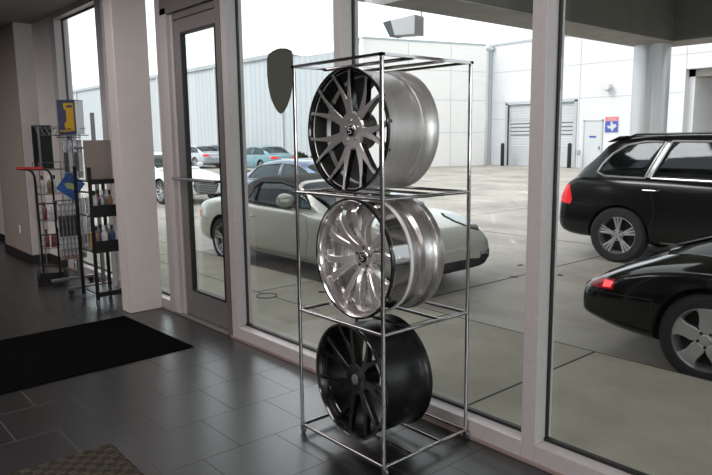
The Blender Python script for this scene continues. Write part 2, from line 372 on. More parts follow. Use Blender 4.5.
def arm_ribbon(mb, pts, mf=0, ms=1):
    # pts: (angle, radius, half width, front depth, thickness), front face = material mf, sides = ms
    vs = []; n = len(pts)
    for i, (a, rad, hw, yf, th) in enumerate(pts):
        c = Vector((math.cos(a) * rad, 0, math.sin(a) * rad))
        a2, r2 = pts[min(i + 1, n - 1)][:2]; a1, r1 = pts[max(i - 1, 0)][:2]
        d = Vector((math.cos(a2) * r2 - math.cos(a1) * r1, 0, math.sin(a2) * r2 - math.sin(a1) * r1)).normalized()
        s = Vector((-d.z, 0, d.x))
        for q, yy in ((-hw, yf + .004), (-hw * .8, yf), (hw * .8, yf), (hw, yf + .004), (hw * .75, yf + th), (-hw * .75, yf + th)):
            v = c + s * q; vs.append((v.x, yy, v.z))
    k = 6
    for i in range(n - 1):
        for j in range(k):
            f = (i * k + j, i * k + (j + 1) % k, (i + 1) * k + (j + 1) % k, (i + 1) * k + j)
            mb.add([vs[t] for t in f], [(0, 1, 2, 3)], mf if j in (0, 1, 2) else ms)
    mb.add(vs[:k], [tuple(range(k))], ms); mb.add(vs[-k:], [tuple(range(k))], ms)

def mesh_spokes(root, n, ph, R1, w0, w1, y0, y1, mats, th=.04, spread=12.85, fork=.11):
    for i in range(n):
        c = ph + 2 * PI * i / n; mb = MB()
        for sg in (-1, 1):
            pts = []
            for t in range(13):
                u = t / 12; rad = .045 + (R1 - .045) * u
                v = max(0, (rad - fork * .5) / (R1 - fork * .5)); dl = math.radians(spread) * (v ** .85)
                wd = w0 + (w1 - w0) * min(1, u * 1.2) + (.006 * max(0, u - .85) / .15)
                pts.append((c + sg * dl, rad, wd / 2, y0 + (y1 - y0) * u ** 1.6, th * (1 - .35 * u)))
            arm_ribbon(mb, pts)
        mb.build('spoke', mats, root, smooth=True, ang=30)

def s_logo(mb, x, z, yy, h, mi=0, wd=.0022):
    pts = []
    for t in range(15):
        a = math.radians(40 + 230 * t / 14); pts.append((x + math.cos(a) * h * .42, z + h * .25 + math.sin(a) * h * .25))
    for t in range(15):
        a = math.radians(90 - 230 * t / 14); pts.append((x + math.cos(a) * h * .42, z - h * .25 + math.sin(a) * h * .25))
    mb.tube([(a, yy, b) for a, b in pts], wd, 6, mi)

def display_wheel(name, loc, rz, kind, label):
    w = empty(name, loc, rz, label, 'wheel', 'display wheels on the chrome rack')
    R = .315; D = .365 if kind < 3 else .330
    def closed_rim(outer, inner): return outer + inner[::-1]
    if kind == 1:
        outer = [(R, .016), (R - .001, .022), (.304, .030), (.301, .06), (.303, .20), (.300, .225), (.294, .24), (.294, .262), (.300, .268), (.300, .285), (.296, .29), (.297, .305), (.307, .318), (.315, .332), (.315, D)]
        inner = [(.306, .018), (.292, .03), (.280, .07), (.278, .15), (.272, .18), (.274, .28), (.296, .33), (.306, D)]
        MB().lathe(closed_rim(outer, [(r_ + .004, h_) for r_, h_ in inner]), 96, closed=True).build('barrel', M['rawalu'], w)
        MB().lathe([(.300, .03), (.284, .07), (.281, .15), (.275, .18), (.277, .28), (.299, .33), (.306, D - .002), (.303, D - .002), (.294, .33), (.273, .28), (.271, .18), (.277, .15), (.279, .07), (.290, .03)], 96, closed=True).build('inner_liner', M['black'], w)
        MB().lathe([(R, .018), (.318, .012), (.318, .003), (R, 0), (.307, 0), (.302, .008), (.299, .03), (.293, .06), (.292, .075), (.304, .03)], 96, closed=True).build('rim_lip', M['gloss_black'], w)
        MB().lathe([(.2785, .10), (.2785, .128), (.2745, .128), (.2725, .10)], 96, closed=True).build('step_ring', M['rawalu'], w)
        mesh_spokes(w, 7, math.radians(149), .310, .055, .014, .042, .004, [M['facealu'], M['gloss_black']], .05, 13.2, .15)
        hubr, hy0 = .098, .040; hm = M['facealu']; cm = M['gloss_black']; lug = M['chrome2']
    elif kind == 2:
        outer = [(R, .012), (.303, .020), (.300, .03), (.298, .135), (.301, .138), (.301, .150), (.296, .152), (.292, .20), (.276, .215), (.272, .235), (.292, .25), (.295, .30), (.308, .325), (.315, .332), (.315, D)]
        inner = [(.306, .012), (.295, .02), (.286, .05), (.282, .14), (.262, .19), (.262, .24), (.280, .27), (.300, .33), (.306, D)]
        MB().lathe(closed_rim(outer, inner), 96, closed=True).build('barrel', M['rawalu2'], w)
        MB().lathe([(.3015, .02), (.3015, .134), (.2985, .134), (.2985, .02)], 96, closed=True).build('mirror_band', mat('dark mirror band', (.34, .33, .33), .1, 1.), w)
        MB().lathe([(.3075, .136), (.3095, .144), (.3075, .153), (.2995, .153), (.2995, .136)], 96, closed=True).build('white_ring', M['cap'], w)
        MB().lathe([(R, .016), (.318, .012), (.318, .0), (R, -.004), (.309, -.004), (.306, .004)], 96, closed=True).build('edge_ring', M['gloss_black'], w)
        MB().lathe([(.312, .001), (.306, -.002), (.300, .004), (.292, .035), (.284, .075), (.272, .085), (.272, .095), (.292, .09), (.300, .04), (.308, .012)], 96, closed=True).build('rim_lip', M['chrome2'], w)
        for i in range(6):
            mb = MB(); c = math.radians(78 + 60 * i)
            for sg in (-1, 1):
                pts = []
                for t in range(10):
                    u = t / 9; rad = .05 + (.300 - .05) * u; dl = math.radians(7 + 8 * u)
                    wd = .030 + .012 * abs(u - .4) + .016 * u
                    pts.append((c + sg * dl + .05 * math.sin(u * PI), rad, wd / 2, .085 - .055 * u ** .8 - .025 * math.sin(u * PI) + (.03 * max(0, u - .8) / .2), .05 * (1 - .3 * u)))
                arm_ribbon(mb, pts, 0, 0)
            mb.build('spoke', M['alloy'], w, ang=28)
        hubr, hy0 = .075, .078; hm = M['alloy']; cm = M['gloss_black']; lug = M['black']
    else:
        outer = [(R, .012), (.303, .022), (.301, .05), (.300, .12), (.303, .145), (.303, .19), (.298, .215), (.294, .26), (.296, .30), (.306, .318), (.315, .330), (.315, D)]
        inner = [(.306, .012), (.294, .03), (.284, .07), (.282, .18), (.278, .28), (.298, .33), (.306, D)]
        MB().lathe(closed_rim(outer, inner), 96, closed=True).build('barrel', M['satin_black'], w)
        MB().lathe([(R, .014), (.318, .010), (.318, .003), (R, 0), (.306, 0), (.298, .012), (.290, .05), (.284, .06), (.292, .065), (.306, .02)], 96, closed=True).build('rim_lip', M['gloss_black'], w)
        mesh_spokes(w, 7, math.radians(100), .297, .046, .021, .055, .020, [M['satin_black'], M['satin_black']], .045, 12, .18)
        hubr, hy0 = .088, .052; hm = M['satin_black']; cm = M['steel']; lug = M['black']
    MB().lathe([(0, hy0), (.030, hy0), (.034, hy0 + .003), (hubr * .92, hy0 - .001), (hubr, hy0 + .006), (hubr, hy0 + .10), (0.03, hy0 + .10), (0, hy0 + .10)], 48).build('hub', hm, w)
    MB().lathe([(0, hy0 - .010), (.024, hy0 - .010), (.029, hy0 - .006), (.031, hy0 + .01), (0, hy0 + .01)], 32).build('center_cap', cm, w)
    lg = MB(); s_logo(lg, 0, 0, hy0 - .0105, .030)
    lg.build('cap_emblem', M['bwhite'] if kind != 3 else M['steel'], w)
    for i in range(5):
        a = math.radians(90 + 72 * i); MB().lathe([(0, hy0 - .004), (.0055, hy0 - .004), (.0075, hy0), (.0075, hy0 + .012), (0, hy0 + .012)], 14, c=(math.cos(a) * .052, 0, math.sin(a) * .052)).build('lug_bolt', lug, w)
    return w
display_wheel('alloy_wheel', (-2.610, 2.195, 1.388 + .0085 + .3185), 0, 1, 'black multi-spoke wheel with brushed spoke faces and bare silver barrel, top shelf')
display_wheel('alloy_wheel', (-2.570, 2.195, .727 + .0085 + .3185), math.radians(-2), 2, 'polished chrome wheel with twin spokes and deep lip, middle shelf')
display_wheel('alloy_wheel', (-2.615, 2.195, .045 + .0085 + .3185), math.radians(-4), 3, 'all black Y-spoke wheel on the bottom shelf of the chrome rack')

# ------------------------------------------------------------------ product racks at left
def bottle(loc, m, h=.2, r=.032, cap=None, label='', group='spray bottles on the wire shelves', shape=0):
    b = empty('bottle', loc, 0, label, 'bottle', group)
    MB().lathe([(0, 0), (r * .9, 0), (r, .01), (r, h * .62), (r * .85, h * .7), (r * .35, h * .8), (r * .35, h * .86), (0, h * .86)], 18, 'Z').build('bottle_body', m, b)
    c = MB().lathe([(r * .42, h * .82), (r * .42, h), (0, h)], 12, 'Z')
    if shape: c.box((-r * 1.1, -r * .25, h * .94), (r * .5, r * .25, h * 1.06)).box((-r * .9, -r * .1, h * .8), (-r * .7, r * .1, h * .95))
    c.build('bottle_cap', cap or M['black'], b)
    return b
# wall-side wire shelf stand (faces +X)
ws = empty('wire_shelf_stand', (-8.74, 2.53, 0), PI / 2, 'slim wire shelf stand with bottles behind the hand truck', 'shelf stand')
for sx in (-.16, .17):
    for sy in (-.13, .13): MB().tube([(sx, sy, 0), (sx, sy, 1.42)], .006, 8).build('upright', M['steel'], ws)
for z in (.36, .70, 1.03, 1.33):
    t = MB()
    t.tube([(-.16, -.13, z), (.17, -.13, z), (.17, .13, z), (-.16, .13, z)], .006, 6, closed=True)
    t.tube([(-.16, -.13, z + .09), (.17, -.13, z + .09), (.17, .13, z + .09), (-.16, .13, z + .09)], .003, 6, closed=True)
    for i in range(8): t.tube([(-.15 + .044 * i, -.13, z), (-.15 + .044 * i, .13, z)], .0025, 5)
    t.build('wire_shelf', M['steel'], ws)
MB().box((-.15, -.12, 1.345), (.02, .10, 1.87)).build('upper_bin', M['satin_black'], ws, bevel=.004)
MB().box((-.145, -.124, 1.36), (-.12, -.12, 1.86)).build('bin_edge', M['steel'], ws)
words_ = ['leftmost', 'second', 'third', 'fourth', 'fifth', 'sixth']
for zi, (z, ms) in enumerate(((.367, ['bred', 'bred', 'bamber', 'bred']), (.707, ['bred', 'bwhite', 'bred']), (1.037, ['bwhite', 'bamber', 'bwhite']))):
    lvl = ['bottom', 'middle', 'upper'][zi]
    for i, mm in enumerate(ms):
        cn = {'bred': 'red', 'bamber': 'amber', 'bwhite': 'white'}[mm]
        bottle((-8.69 + .03 * (i % 2), 2.415 + i * .072, z), M[mm], .21, .029, M['black'] if i % 2 == 0 else M['cap'], f'{cn} bottle with small cap, {words_[i]} from left on {lvl} wire shelf', 'bottles on the wire shelf stand', 1)

# hand truck
ht = empty('hand_truck', (-8.24, 2.34, 0), math.radians(70), 'black hand truck with red grip standing before the wire shelves', 'hand truck')
for sx in (-.11, .07):
    t = MB(); t.tube([(sx, 0, .06), (sx - .01, .01, 1.20), (sx - .015, -.01, 1.28), (sx - .04, -.03, 1.335), (sx - .08, -.05, 1.355), (sx - .13, -.06, 1.36)], .012, 10); t.build('upright', M['satin_black'], ht)
for z in (.2, .58, .95): MB().tube([(-.11, .002, z), (.07, .002, z)], .009, 8).build('cross_bar', M['satin_black'], ht)
MB().tube([(-.30, -.062, 1.372), (-.02, -.058, 1.366)], .019, 12).build('grip', M['red'], ht)
MB().box((-.16, -.22, 0.004), (.12, .0, .012)).box((-.16, -.008, .012), (.12, .0, .12)).build('toe_plate', M['satin_black'], ht)
for sx in (-.165, .13):
    wv = MB().lathe([(.030, -.020), (.068, -.024), (.08, -.015), (.08, .015), (.068, .024), (.030, .020)], 28, 'X', c=(sx, .06, .08)).build('wheel', M['rubber'], ht)
    MB().lathe([(0, -.024), (.029, -.022), (.029, .022), (0, .024)], 20, 'X', c=(sx, .06, .08)).build('hub', M['steel'], wv)
MB().tube([(-.165, .06, .08), (.13, .06, .08)], .008, 8).build('axle', M['steel'], ht)

# silver merchandising stand
SX, SY = -7.78, 2.55
st = empty('display_stand', (SX, SY, 0), 0, 'silver metal merchandising stand hung with clear packs and magazines', 'stand')
def foot(x):
    f = MB().box((x - .02, -.32, .055), (x + .02, .17, .088)).build('foot_bar', M['steel'], st, bevel=.004)
    for yy in (-.28, .13):
        MB().lathe([(.012, -.012), (.028, -.012), (.030, -.008), (.030, .008), (.028, .012), (.012, .012)], 18, 'X', c=(x, yy, .030)).box((x - .016, yy - .012, .03), (x - .013, yy + .012, .058)).box((x + .013, yy - .012, .03), (x + .016, yy + .012, .058)).build('caster', M['black'], f)
foot(-.20); foot(.36)
for x, yy, zt in ((-.20, .0, 1.74), (.36, .08, 1.98)):
    MB().box((x - .018, yy - .018, .088), (x + .018, yy + .018, zt)).build('upright', M['steel'], st, bevel=.003)
for z in (.62, 1.10, 1.60): MB().tube([(-.20, .0, z), (.36, .08, z)], .012, 6).build('cross_bar', M['steel'], st)
for z, y0_, y1_ in ((1.0, -.25, .12), (1.72, -.15, .12)):
    MB().tube([(-.17, y0_, z), (-.17, y1_, z)], .007, 8).tube([(-.20, .0, z), (-.17, 0.0, z)], .009, 8).build('hanging_rail', M['steel'], st)
t = MB()
for i in range(9):
    yq = -.34 + .055 * i; t.tube([(-.30, yq, 1.84), (-.20, yq + .02, 1.745), (-.07, yq + .03, 1.82)], .0035, 5)
t.tube([(-.30, -.34, 1.84), (-.30, .12, 1.84)], .004, 6).tube([(-.07, -.31, 1.82), (-.07, .15, 1.82)], .004, 6).tube([(-.2, -.32, 1.745), (-.2, .12, 1.745)], .005, 6)
t.box((-.32, -.12, 1.735), (-.02, .16, 1.745))
t.build('wire_holder', M['steel'], st)
mg = empty('magazine_pack', (-7.93, 2.56, 1.752), math.radians(38), 'stack of yellow and navy magazines in holder on top of the silver stand', 'magazines')
MB().box((-.11, -.06, 0), (.11, .10, .38)).build('magazine_stack', M['paper'], mg, bevel=.003)
MB().box((-.112, -.066, .0), (.112, -.060, .385)).box((-.112, -.066, .38), (.112, .1, .386)).build('cover', M['navy'], mg)
MB().prism([(-.02, .04), (.095, .04), (.095, .35), (-.03, .35), (-.03, .29), (.0, .27), (.0, .15), (-.03, .12)], -.069, -.066).box((-.09, -.069, .03), (.03, -.067, .05)).build('cover_print', M['yellow'], mg)
MB().box((.01, -.071, .30), (.08, -.069, .325)).build('title_print', M['navy'], mg)
lt = MB().box((-.115, 0, -.115), (.115, .006, .115)).build('leaflet', M['blue'], loc=(-7.80, 2.47, 1.17)); lt.rotation_euler = (0, math.radians(38), PI / 2)
MB().prism([(-.075, -.02), (-.02, -.045), (.06, -.01), (.085, .03), (.02, .04), (-.045, .02)], -.002, 0).build('leaflet_print', mat('leaflet print', (.30, .36, .16), .4), lt)
tag(lt, 'blue square leaflet hung corner-down on the silver stand', 'leaflet')
def pack(loc, label, group, w, h, d0, shell, ins, iz, tagm=None):
    b = empty('blister_pack', loc, PI / 2, label, 'blister pack', group)
    MB().box((-w, -d0, 0), (w, d0, h)).build('pack_shell', shell, b, bevel=.005)
    MB().box((-w * .8, -d0 - .004, iz[0]), (w * .8, -d0, iz[1])).build('pack_insert', ins, b)
    if tagm: MB().box((-w, -d0 - .002, -.05), (w, d0 * .5, 0)).build('pack_tag', tagm, b)
    MB().tube([(0, 0, h), (0, .01, h + .03)], .003, 5).build('pack_hook', M['steel'], b)
for i in range(7):
    pack((-7.885, 2.345 + .042 * i, .37), f'clear hanging blister pack, {(words_ + ["seventh"])[i]} from left in the low row on the silver stand', 'packs hanging low on the silver stand', .018, .60, .016, M['pack'], M['packd'], (.22, .46), M['bamber'] if i % 2 else M['tan'])
for i in range(4):
    pack((-7.885, 2.46 + .055 * i, 1.25), f'clear hanging pack, {words_[i]} from left in the high row on the silver stand', 'packs hanging high on the silver stand', .024, .44, .016, M['pack'], M['bwhite' if i % 2 else 'packd'], (.08, .30))
for i in range(3):
    pack((-7.68, 2.50 + .05 * i, .42), f'pale hanging packet, {words_[i]} of those beside the right post of the silver stand', 'packets by the right post of the silver stand', .02, .62, .014, M['bwhite' if i % 2 else 'pack'], M['tan'], (.1, .2))

# black cart (faces +X)
KX, KY = -6.86, 2.425
ct = empty('product_cart', (KX, KY, 0), PI / 2, 'black steel product cart on casters beside the white column', 'cart')
cx0, cx1, cy0, cy1 = -.14, .14, -.22, .20
for x in (cx0, cx1):
    for yy in (cy0, cy1):
        po = MB().box((x - .015, yy - .015, .075), (x + .015, yy + .015, 1.42)).build('post', M['satin_black'], ct, bevel=.002)
        MB().lathe([(.012, -.012), (.030, -.012), (.033, -.008), (.033, .008), (.030, .012), (.012, .012)], 18, 'X', c=(x, yy, .034)).box((x - .018, yy - .014, .034), (x - .014, yy + .014, .077)).box((x + .014, yy - .014, .034), (x + .018, yy + .014, .077)).build('caster', M['steel'], po)
for z in (.13, .56, .92, 1.27):
    s_ = MB().box((cx0, cy0, z), (cx1, cy1, z + .012))
    if .2 < z < 1.2: s_.box((cx0, cy0 - .02, z), (cx1, cy0 - .015, z + .12))
    else: s_.box((cx0, cy0 - .02, z - .02), (cx1, cy0 - .015, z + .03))
    s_.build('shelf', M['satin_black'], ct)
bd_ = MB().box((-.135, -.008, 0), (.135, .008, .40)).box((-.1, -.03, 0), (-.08, .03, .02)).box((.08, -.03, 0), (.1, .03, .02)).build('display_board', M['tan'], loc=(KX + .10, KY, 1.2825)); bd_.rotation_euler.z = PI / 2
tag(bd_, 'plain taupe board standing on top of the black cart', 'board')
for si, (z, seq) in enumerate(((.5725, ['bamber', 'bwhite', 'bblue', 'byellow', 'bblue', 'bamber']), (.9325, ['bwhite', 'steel', 'bamber', 'bwhite', 'bred', 'bwhite']))):
    for i, mm in enumerate(seq):
        cn = {'bred': 'red', 'bamber': 'amber', 'bwhite': 'white', 'bblue': 'blue', 'byellow': 'yellow', 'steel': 'grey'}[mm]
        row = i // 3; k_ = i % 3
        bottle((KX + .14 - row * .13, KY - .08 + k_ * .078 + row * .01, z), M[mm], .25, .032, M['cap'] if i % 2 else M['black'], f'{cn} product bottle, {["left", "middle", "right"][k_]} in the {["front", "back"][row]} row on the {["lower", "upper"][si]} cart shelf', 'bottles on the black cart', 0)

# ------------------------------------------------------------------ outdoors
struct('ground', MB().box((-110, 4.5, -.4), (60, 90, -.10)), M['lot'], 'worn grey concrete parking lot', 'ground', smooth=False)
struct('sidewalk', MB().box((-40, 2.92, -.2), (20, 4.66, 0)).box((-110, 2.92, -.4), (-40, 4.5, -.1)), M['walk'], 'tan concrete sidewalk slab outside the windows', 'sidewalk', smooth=False)
j = MB()
for x in (-12.2, -9.15, -6.12, -4.05 + .0, -2.535, .6): j.box((x - .008, 2.95, 0), (x + .008, 4.66, .0015))
j.box((-40, 3.84, 0), (-5.0, 3.852, .0015)).box((-40, 4.652, 0), (20, 4.664, .0015))
for x in (-14, -9.5, -4.9, .5): j.box((x - .012, 4.66, -.1), (x + .012, 33, -.0985))
for yy in (9.9, 14.2, 19.5): j.box((-60, yy, -.1), (20, yy + .03, -.0985))
struct('ground_joints', j, M['joint'], 'dark control joints cut in the concrete', 'joint', smooth=False)
o = MB().tube([(-5.88 + .11 * math.cos(a * PI / 16), 3.81 + .11 * math.sin(a * PI / 16), .002) for a in range(32)], .006, 6, closed=True).lathe([(0, 0.001), (.10, .001), (.10, .003), (0, .003)], 32, 'Z', c=(-5.88, 3.81, 0), mi=1).build('drain_cover', [M['joint'], M['walk']])
tag(o, 'small round cover set in the sidewalk outside the window', 'cover')
for i, (lx, ly) in enumerate([(-4.9, 6.9), (-5.3, 7.6), (-4.55, 7.4), (-5.6, 4.35), (-3.75, 7.0)]):
    o = MB().prism([(-.05, -.01), (-.02, -.035), (.03, -.02), (.055, .01), (.02, .035), (-.02, .02)], 0, .006, 'Z').build('dry_leaf', M['leafdry'], loc=(lx, ly, 0 if ly < 4.66 else -.10))
    o.rotation_euler.z = i * 1.1
    tag(o, ['brown dry leaf farthest left of the leaves on the lot ahead of the silver car', 'brown dry leaf farthest back on the lot', 'brown dry leaf in front of the silver car nose', 'brown dry leaf on the sidewalk beside the chrome rack', 'brown dry leaf nearest the black cars'][i], 'leaf', 'dry leaves on the pavement')

# canopy
cn_ = empty('canopy', (-6.85, 14.8, 0), 0, 'grey concrete canopy with deep beams over the parking area', 'canopy', kind='structure')
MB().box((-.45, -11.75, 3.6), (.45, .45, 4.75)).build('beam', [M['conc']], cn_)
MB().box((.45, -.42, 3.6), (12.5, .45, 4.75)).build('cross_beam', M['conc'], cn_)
MB().box((-.45, -11.75, 3.585), (.45, .45, 3.6)).box((.45, -.42, 3.585), (12.5, .45, 3.6)).build('beam_soffit', M['concl'], cn_)  # thin underside strips, light from below put into their colour
MB().box((-.45, -6.5, 4.75), (2.6, .45, 4.95)).box((2.6, -11.75, 4.75), (12.5, .45, 4.95)).build('roof_shade_slab', M['concl'], cn_)  # unseen slab, outline shaped to deepen the shade at the right
pl = MB().lathe([(.375, 0), (.375, 3.685)], 48, 'Z', c=(0, 0, 0)).build('concrete_pillar', M['pillar'], loc=(-6.90, 14.55, -.1))
tag(pl, 'round light grey pillar holding up the canopy corner', 'pillar', kind='structure')
fl = empty('box_fitting', (-7.66, 7.72, 3.40), math.radians(10), 'white box fitting with dark end beside the canopy beam', 'fitting')  # pale box with a dark end, held by a short bracket
MB().prism([(-.12, -.13), (.27, -.15), (.27, .15), (-.20, .12)], -.13, .13).build('housing', M['lampgrey'], fl, bevel=.01)
MB().prism([(-.12, -.13), (-.20, .12), (-.36, .10), (-.22, -.14)], -.12, .12).build('lens', M['fittingface'], fl, bevel=.005)
MB().tube([(.2, 0, .1), (.30, 0, .1), (.30, 0, .24)], .012, 8).box((.26, -.04, .22), (.352, .04, .28)).build('bracket', M['lampgrey'], fl)

# buildings
wh = empty('warehouse', (-53, 25.1, -.1), 0, 'long pale blue ribbed metal warehouse behind the parked cars', 'building')
MB().box((-33, 0, -.02), (24.5, 2.0, 7.0)).build('wall_cladding', M['ribbed'], wh, smooth=False)
MB().box((-33, -.18, 7.0), (24.56, 2.0, 7.25)).build('roof_edge', M['gut'], wh)
for x in (-22, -11, -1.5, 8.3, 16.9, 23.2): MB().box((x - .08, -.14, 0), (x + .08, 0, 7.0)).build('downpipe', M['bldw'], wh)
MB().box((-33, -.02, 0), (24.5, 0, .5)).build('wall_base', M['bldj'], wh)
w2 = empty('concrete_building', (-28.02, 24.9, -.1), 0, 'white concrete panel building side wall at the back of the lot', 'building')
ang = math.atan2(8.3, 2.3)
RM = Matrix.Rotation(ang, 4, 'Z')
MB().box((0, 0, -.02), (8.3, .4, 7.15), M4=RM).build('side_wall', M['bldend'], w2)
MB().box((0, -.03, 7.15), (8.3, .4, 7.25), M4=RM).build('parapet_cap', M['gut'], w2)
jj = MB()
for z in (2.0, 3.9, 5.6): jj.box((0, -.008, z), (8.3, 0, z + .02), M4=RM)
for x in (2.9, 5.8): jj.box((x, -.008, 0), (x + .02, 0, 7.1), M4=RM)
jj.build('panel_joints', M['bldj'], w2)
CX0 = -25.9
w3 = empty('concrete_building', (CX0, 33.4, -.1), 0, 'white concrete panel building with roll-up door facing the lot', 'building')
fw_ = MB()
# wall with a recess opening at right (x 11.8.. , z<4.85) and roll door, person door recess
fw_.box((-.35, 0, 0), (1.45, .4, 7.15)).box((1.45, 0, 3.6), (5.9, .4, 7.15)).box((5.9, 0, 0), (11.75, .4, 7.15)).box((11.75, 0, 4.85), (45, .4, 7.15))
fw_.build('front_wall', M['bldw'], w3)
MB().box((0, -.04, 7.15), (45, .4, 7.27)).build('parapet_cap', M['gut'], w3)
MB().box((.05, -.14, 0), (.24, 0, 7.15)).box((-.1, -.2, 6.9), (.4, 0, 7.1)).build('downpipe', M['gut'], w3)
jj = MB()
for z, x1 in ((2.75, 5.0), (3.75, 11.7), (5.55, 45)): jj.box((.3, -.008, z), (x1, 0, z + .025))
jj.box((6.15, -.008, 0), (6.18, 0, 7.1)).box((9.8, -.008, 0), (9.83, 0, 7.1)).box((11.75, -.008, 4.85), (11.78, 0, 7.1))
jj.build('panel_joints', M['bldj'], w3)
rd = MB()
for i in range(24): rd.box((1.45, .10, .0 + i * .15), (5.9, .16, .142 + i * .15))
rd = rd.build('roll_door', M['rolldoor'], w3)
for z in (1.78, 2.0, 2.22, 2.44): MB().box((1.6, .085, z), (5.75, .10, z + .07)).build('window_slot', M['slot'], rd)
MB().box((1.3, -.06, 0), (1.45, .1, 3.7)).box((5.9, -.06, 0), (6.05, .1, 3.7)).box((1.3, -.06, 3.6), (6.05, .1, 3.72)).build('door_surround', M['gut'], w3)
pd = MB().box((6.55, -.03, 0), (7.55, 0, 2.5)).build('steel_door', M['pdoor'], w3)
MB().box((6.48, -.05, 0), (6.55, 0, 2.57)).box((7.55, -.05, 0), (7.62, 0, 2.57)).box((6.48, -.05, 2.5), (7.62, 0, 2.57)).build('door_frame', M['gut'], pd)
MB().box((6.85, -.04, 1.62), (7.25, -.03, 1.72)).build('door_notice', M['signblue'], pd)
MB().box((7.42, -.08, 1.0), (7.48, -.03, 1.15)).build('door_handle', M['steel'], pd)
MB().box((6.1, -.1, .75), (6.3, 0, .95)).build('hose_box', M['bldj'], w3)
# recess
MB().box((11.75, .4, 0), (12.05, 6, 4.85)).box((11.75, 6, 0), (45, 6.3, 4.85)).build('recess_wall', M['bldw'], w3)
MB().box((11.75, .4, 4.5), (45, 6, 4.85)).build('recess_ceiling', M['concl'], w3)
wl_ = MB().lathe([(0, -.42), (.16, -.42), (.2, -.36), (.2, -.2), (.12, -.1), (0, -.1)], 20, 'Y', c=(7.9, 0, 4.15)).box((7.82, -.15, 4.1), (7.98, 0, 4.3)).box((7.55, -.25, 4.22), (7.75, -.1, 4.36))
o = wl_.build('wall_lamp', M['lampgrey'], loc=(CX0, 33.4, 0)); tag(o, 'grey outdoor lamp on the white wall above the steel door', 'lamp')
sgn = empty('wall_sign', (-17.8, 33.4, 2.2), 0, 'red and blue sign with white state outline on the white wall', 'sign')
MB().box((-.38, -.03, -.42), (.38, 0, .42)).build('sign_board', M['bwhite'], sgn)
MB().box((-.36, -.036, .20), (.36, -.03, .40)).build('sign_header', M['signred'], sgn)
MB().box((-.36, -.036, -.40), (.36, -.03, .18)).build('sign_field', M['signblue'], sgn)
tx = [(-.05, .15), (.05, .15), (.05, .04), (.12, .02), (.24, .0), (.27, -.05), (.26, -.13), (.16, -.19), (.09, -.26), (.08, -.36), (.02, -.33), (-.03, -.22), (-.10, -.18), (-.14, -.22), (-.19, -.16), (-.26, -.06), (-.05, -.06)]
MB().prism(tx, -.042, -.036).build('state_outline', M['bwhite'], sgn)
cu = bpy.data.curves.new('sign_text', 'FONT'); cu.body = 'TEXAS'; cu.size = .17; cu.align_x = 'CENTER'; cu.extrude = .003
to = bpy.data.objects.new('sign_text', cu); COL.objects.link(to); bpy.context.view_layer.update()
me = bpy.data.meshes.new_from_object(to.evaluated_get(bpy.context.evaluated_depsgraph_get())); bpy.data.objects.remove(to)
to = bpy.data.objects.new('sign_lettering', me); COL.objects.link(to); me.materials.clear(); me.materials.append(M['bwhite']); to.parent = sgn; to.rotation_euler = (PI / 2, 0, 0); to.location = (0, -.04, .24)
for i, (bx_, by_) in enumerate(((-24.2, 32.6), (-19.75, 32.6))):
    b = MB().lathe([(.11, 0), (.11, 1.25), (.08, 1.33), (0, 1.36)], 18, 'Z').build('bollard', M['satin_black'], loc=(bx_, by_, -.1))
    tag(b, ['black steel bollard left of the roll-up door', 'black steel bollard right of the roll-up door'][i], 'bollard', 'bollards guarding the roll-up door')

def shrub(x, yy, s_, label):
    rn = random.Random(int(x * 7)); b = MB()
    for i in range(420):
        a = rn.uniform(0, 2 * PI); e = rn.uniform(0, PI / 2); rr = s_ * rn.uniform(.55, 1) ** .5
        q = Vector((math.cos(a) * math.cos(e) * rr, math.sin(a) * math.cos(e) * rr * .7, math.sin(e) * rr * 1.05))
        d = Vector((rn.uniform(-1, 1), rn.uniform(-1, 1), rn.uniform(-1, 1))).normalized() * .13 * s_; d2 = d.cross(Vector((rn.uniform(-1, 1), .3, 1))).normalized() * .07 * s_
        b.add([q - d, q + d2, q + d, q - d2], [(0, 1, 2, 3)])
    root = empty('shrub', (x, yy, -.1), 0, label, 'shrub', 'shrubs along the warehouse wall')
    b.build('foliage', M['shrub'], root, fix=False, smooth=False)
    MB().tube([(0, 0, 0), (.02, 0, s_ * .7)], .04, 6).build('stem', M['leafdry'], root)
shrub(-30.2, 23.6, 1.1, 'dark green shrub at the warehouse wall seen left of the top wheel')
shrub(-28.0, 23.6, .95, 'smaller green shrub nearest the white building corner')
shrub(-32.3, 23.6, .9, 'low green shrub behind the teal sedan')

# ------------------------------------------------------------------ cars
def interp(st, x):
    if x <= st[0][0]: return st[0][1:]
    if x >= st[-1][0]: return st[-1][1:]
    for i in range(len(st) - 1):
        if st[i][0] <= x <= st[i + 1][0]: break
    a, b = st[i], st[i + 1]; pa = st[max(0, i - 1)]; pb = st[min(len(st) - 1, i + 2)]
    h = b[0] - a[0]; t = (x - a[0]) / h; o = []
    for k in range(1, len(a)):
        def sl(p_, q_, r_):
            d0 = (q_[k] - p_[k]) / (q_[0] - p_[0]) if q_[0] != p_[0] else None
            d1 = (r_[k] - q_[k]) / (r_[0] - q_[0]) if r_[0] != q_[0] else None
            if d0 is None: return d1
            if d1 is None: return d0
            return 0 if d0 * d1 <= 0 else 2 * d0 * d1 / (d0 + d1)
        m0 = sl(pa, a, b) * h; m1 = sl(a, b, pb) * h
        o.append((2 * t ** 3 - 3 * t * t + 1) * a[k] + (t ** 3 - 2 * t * t + t) * m0 + (-2 * t ** 3 + 3 * t * t) * b[k] + (t ** 3 - t * t) * m1)
    return tuple(o)

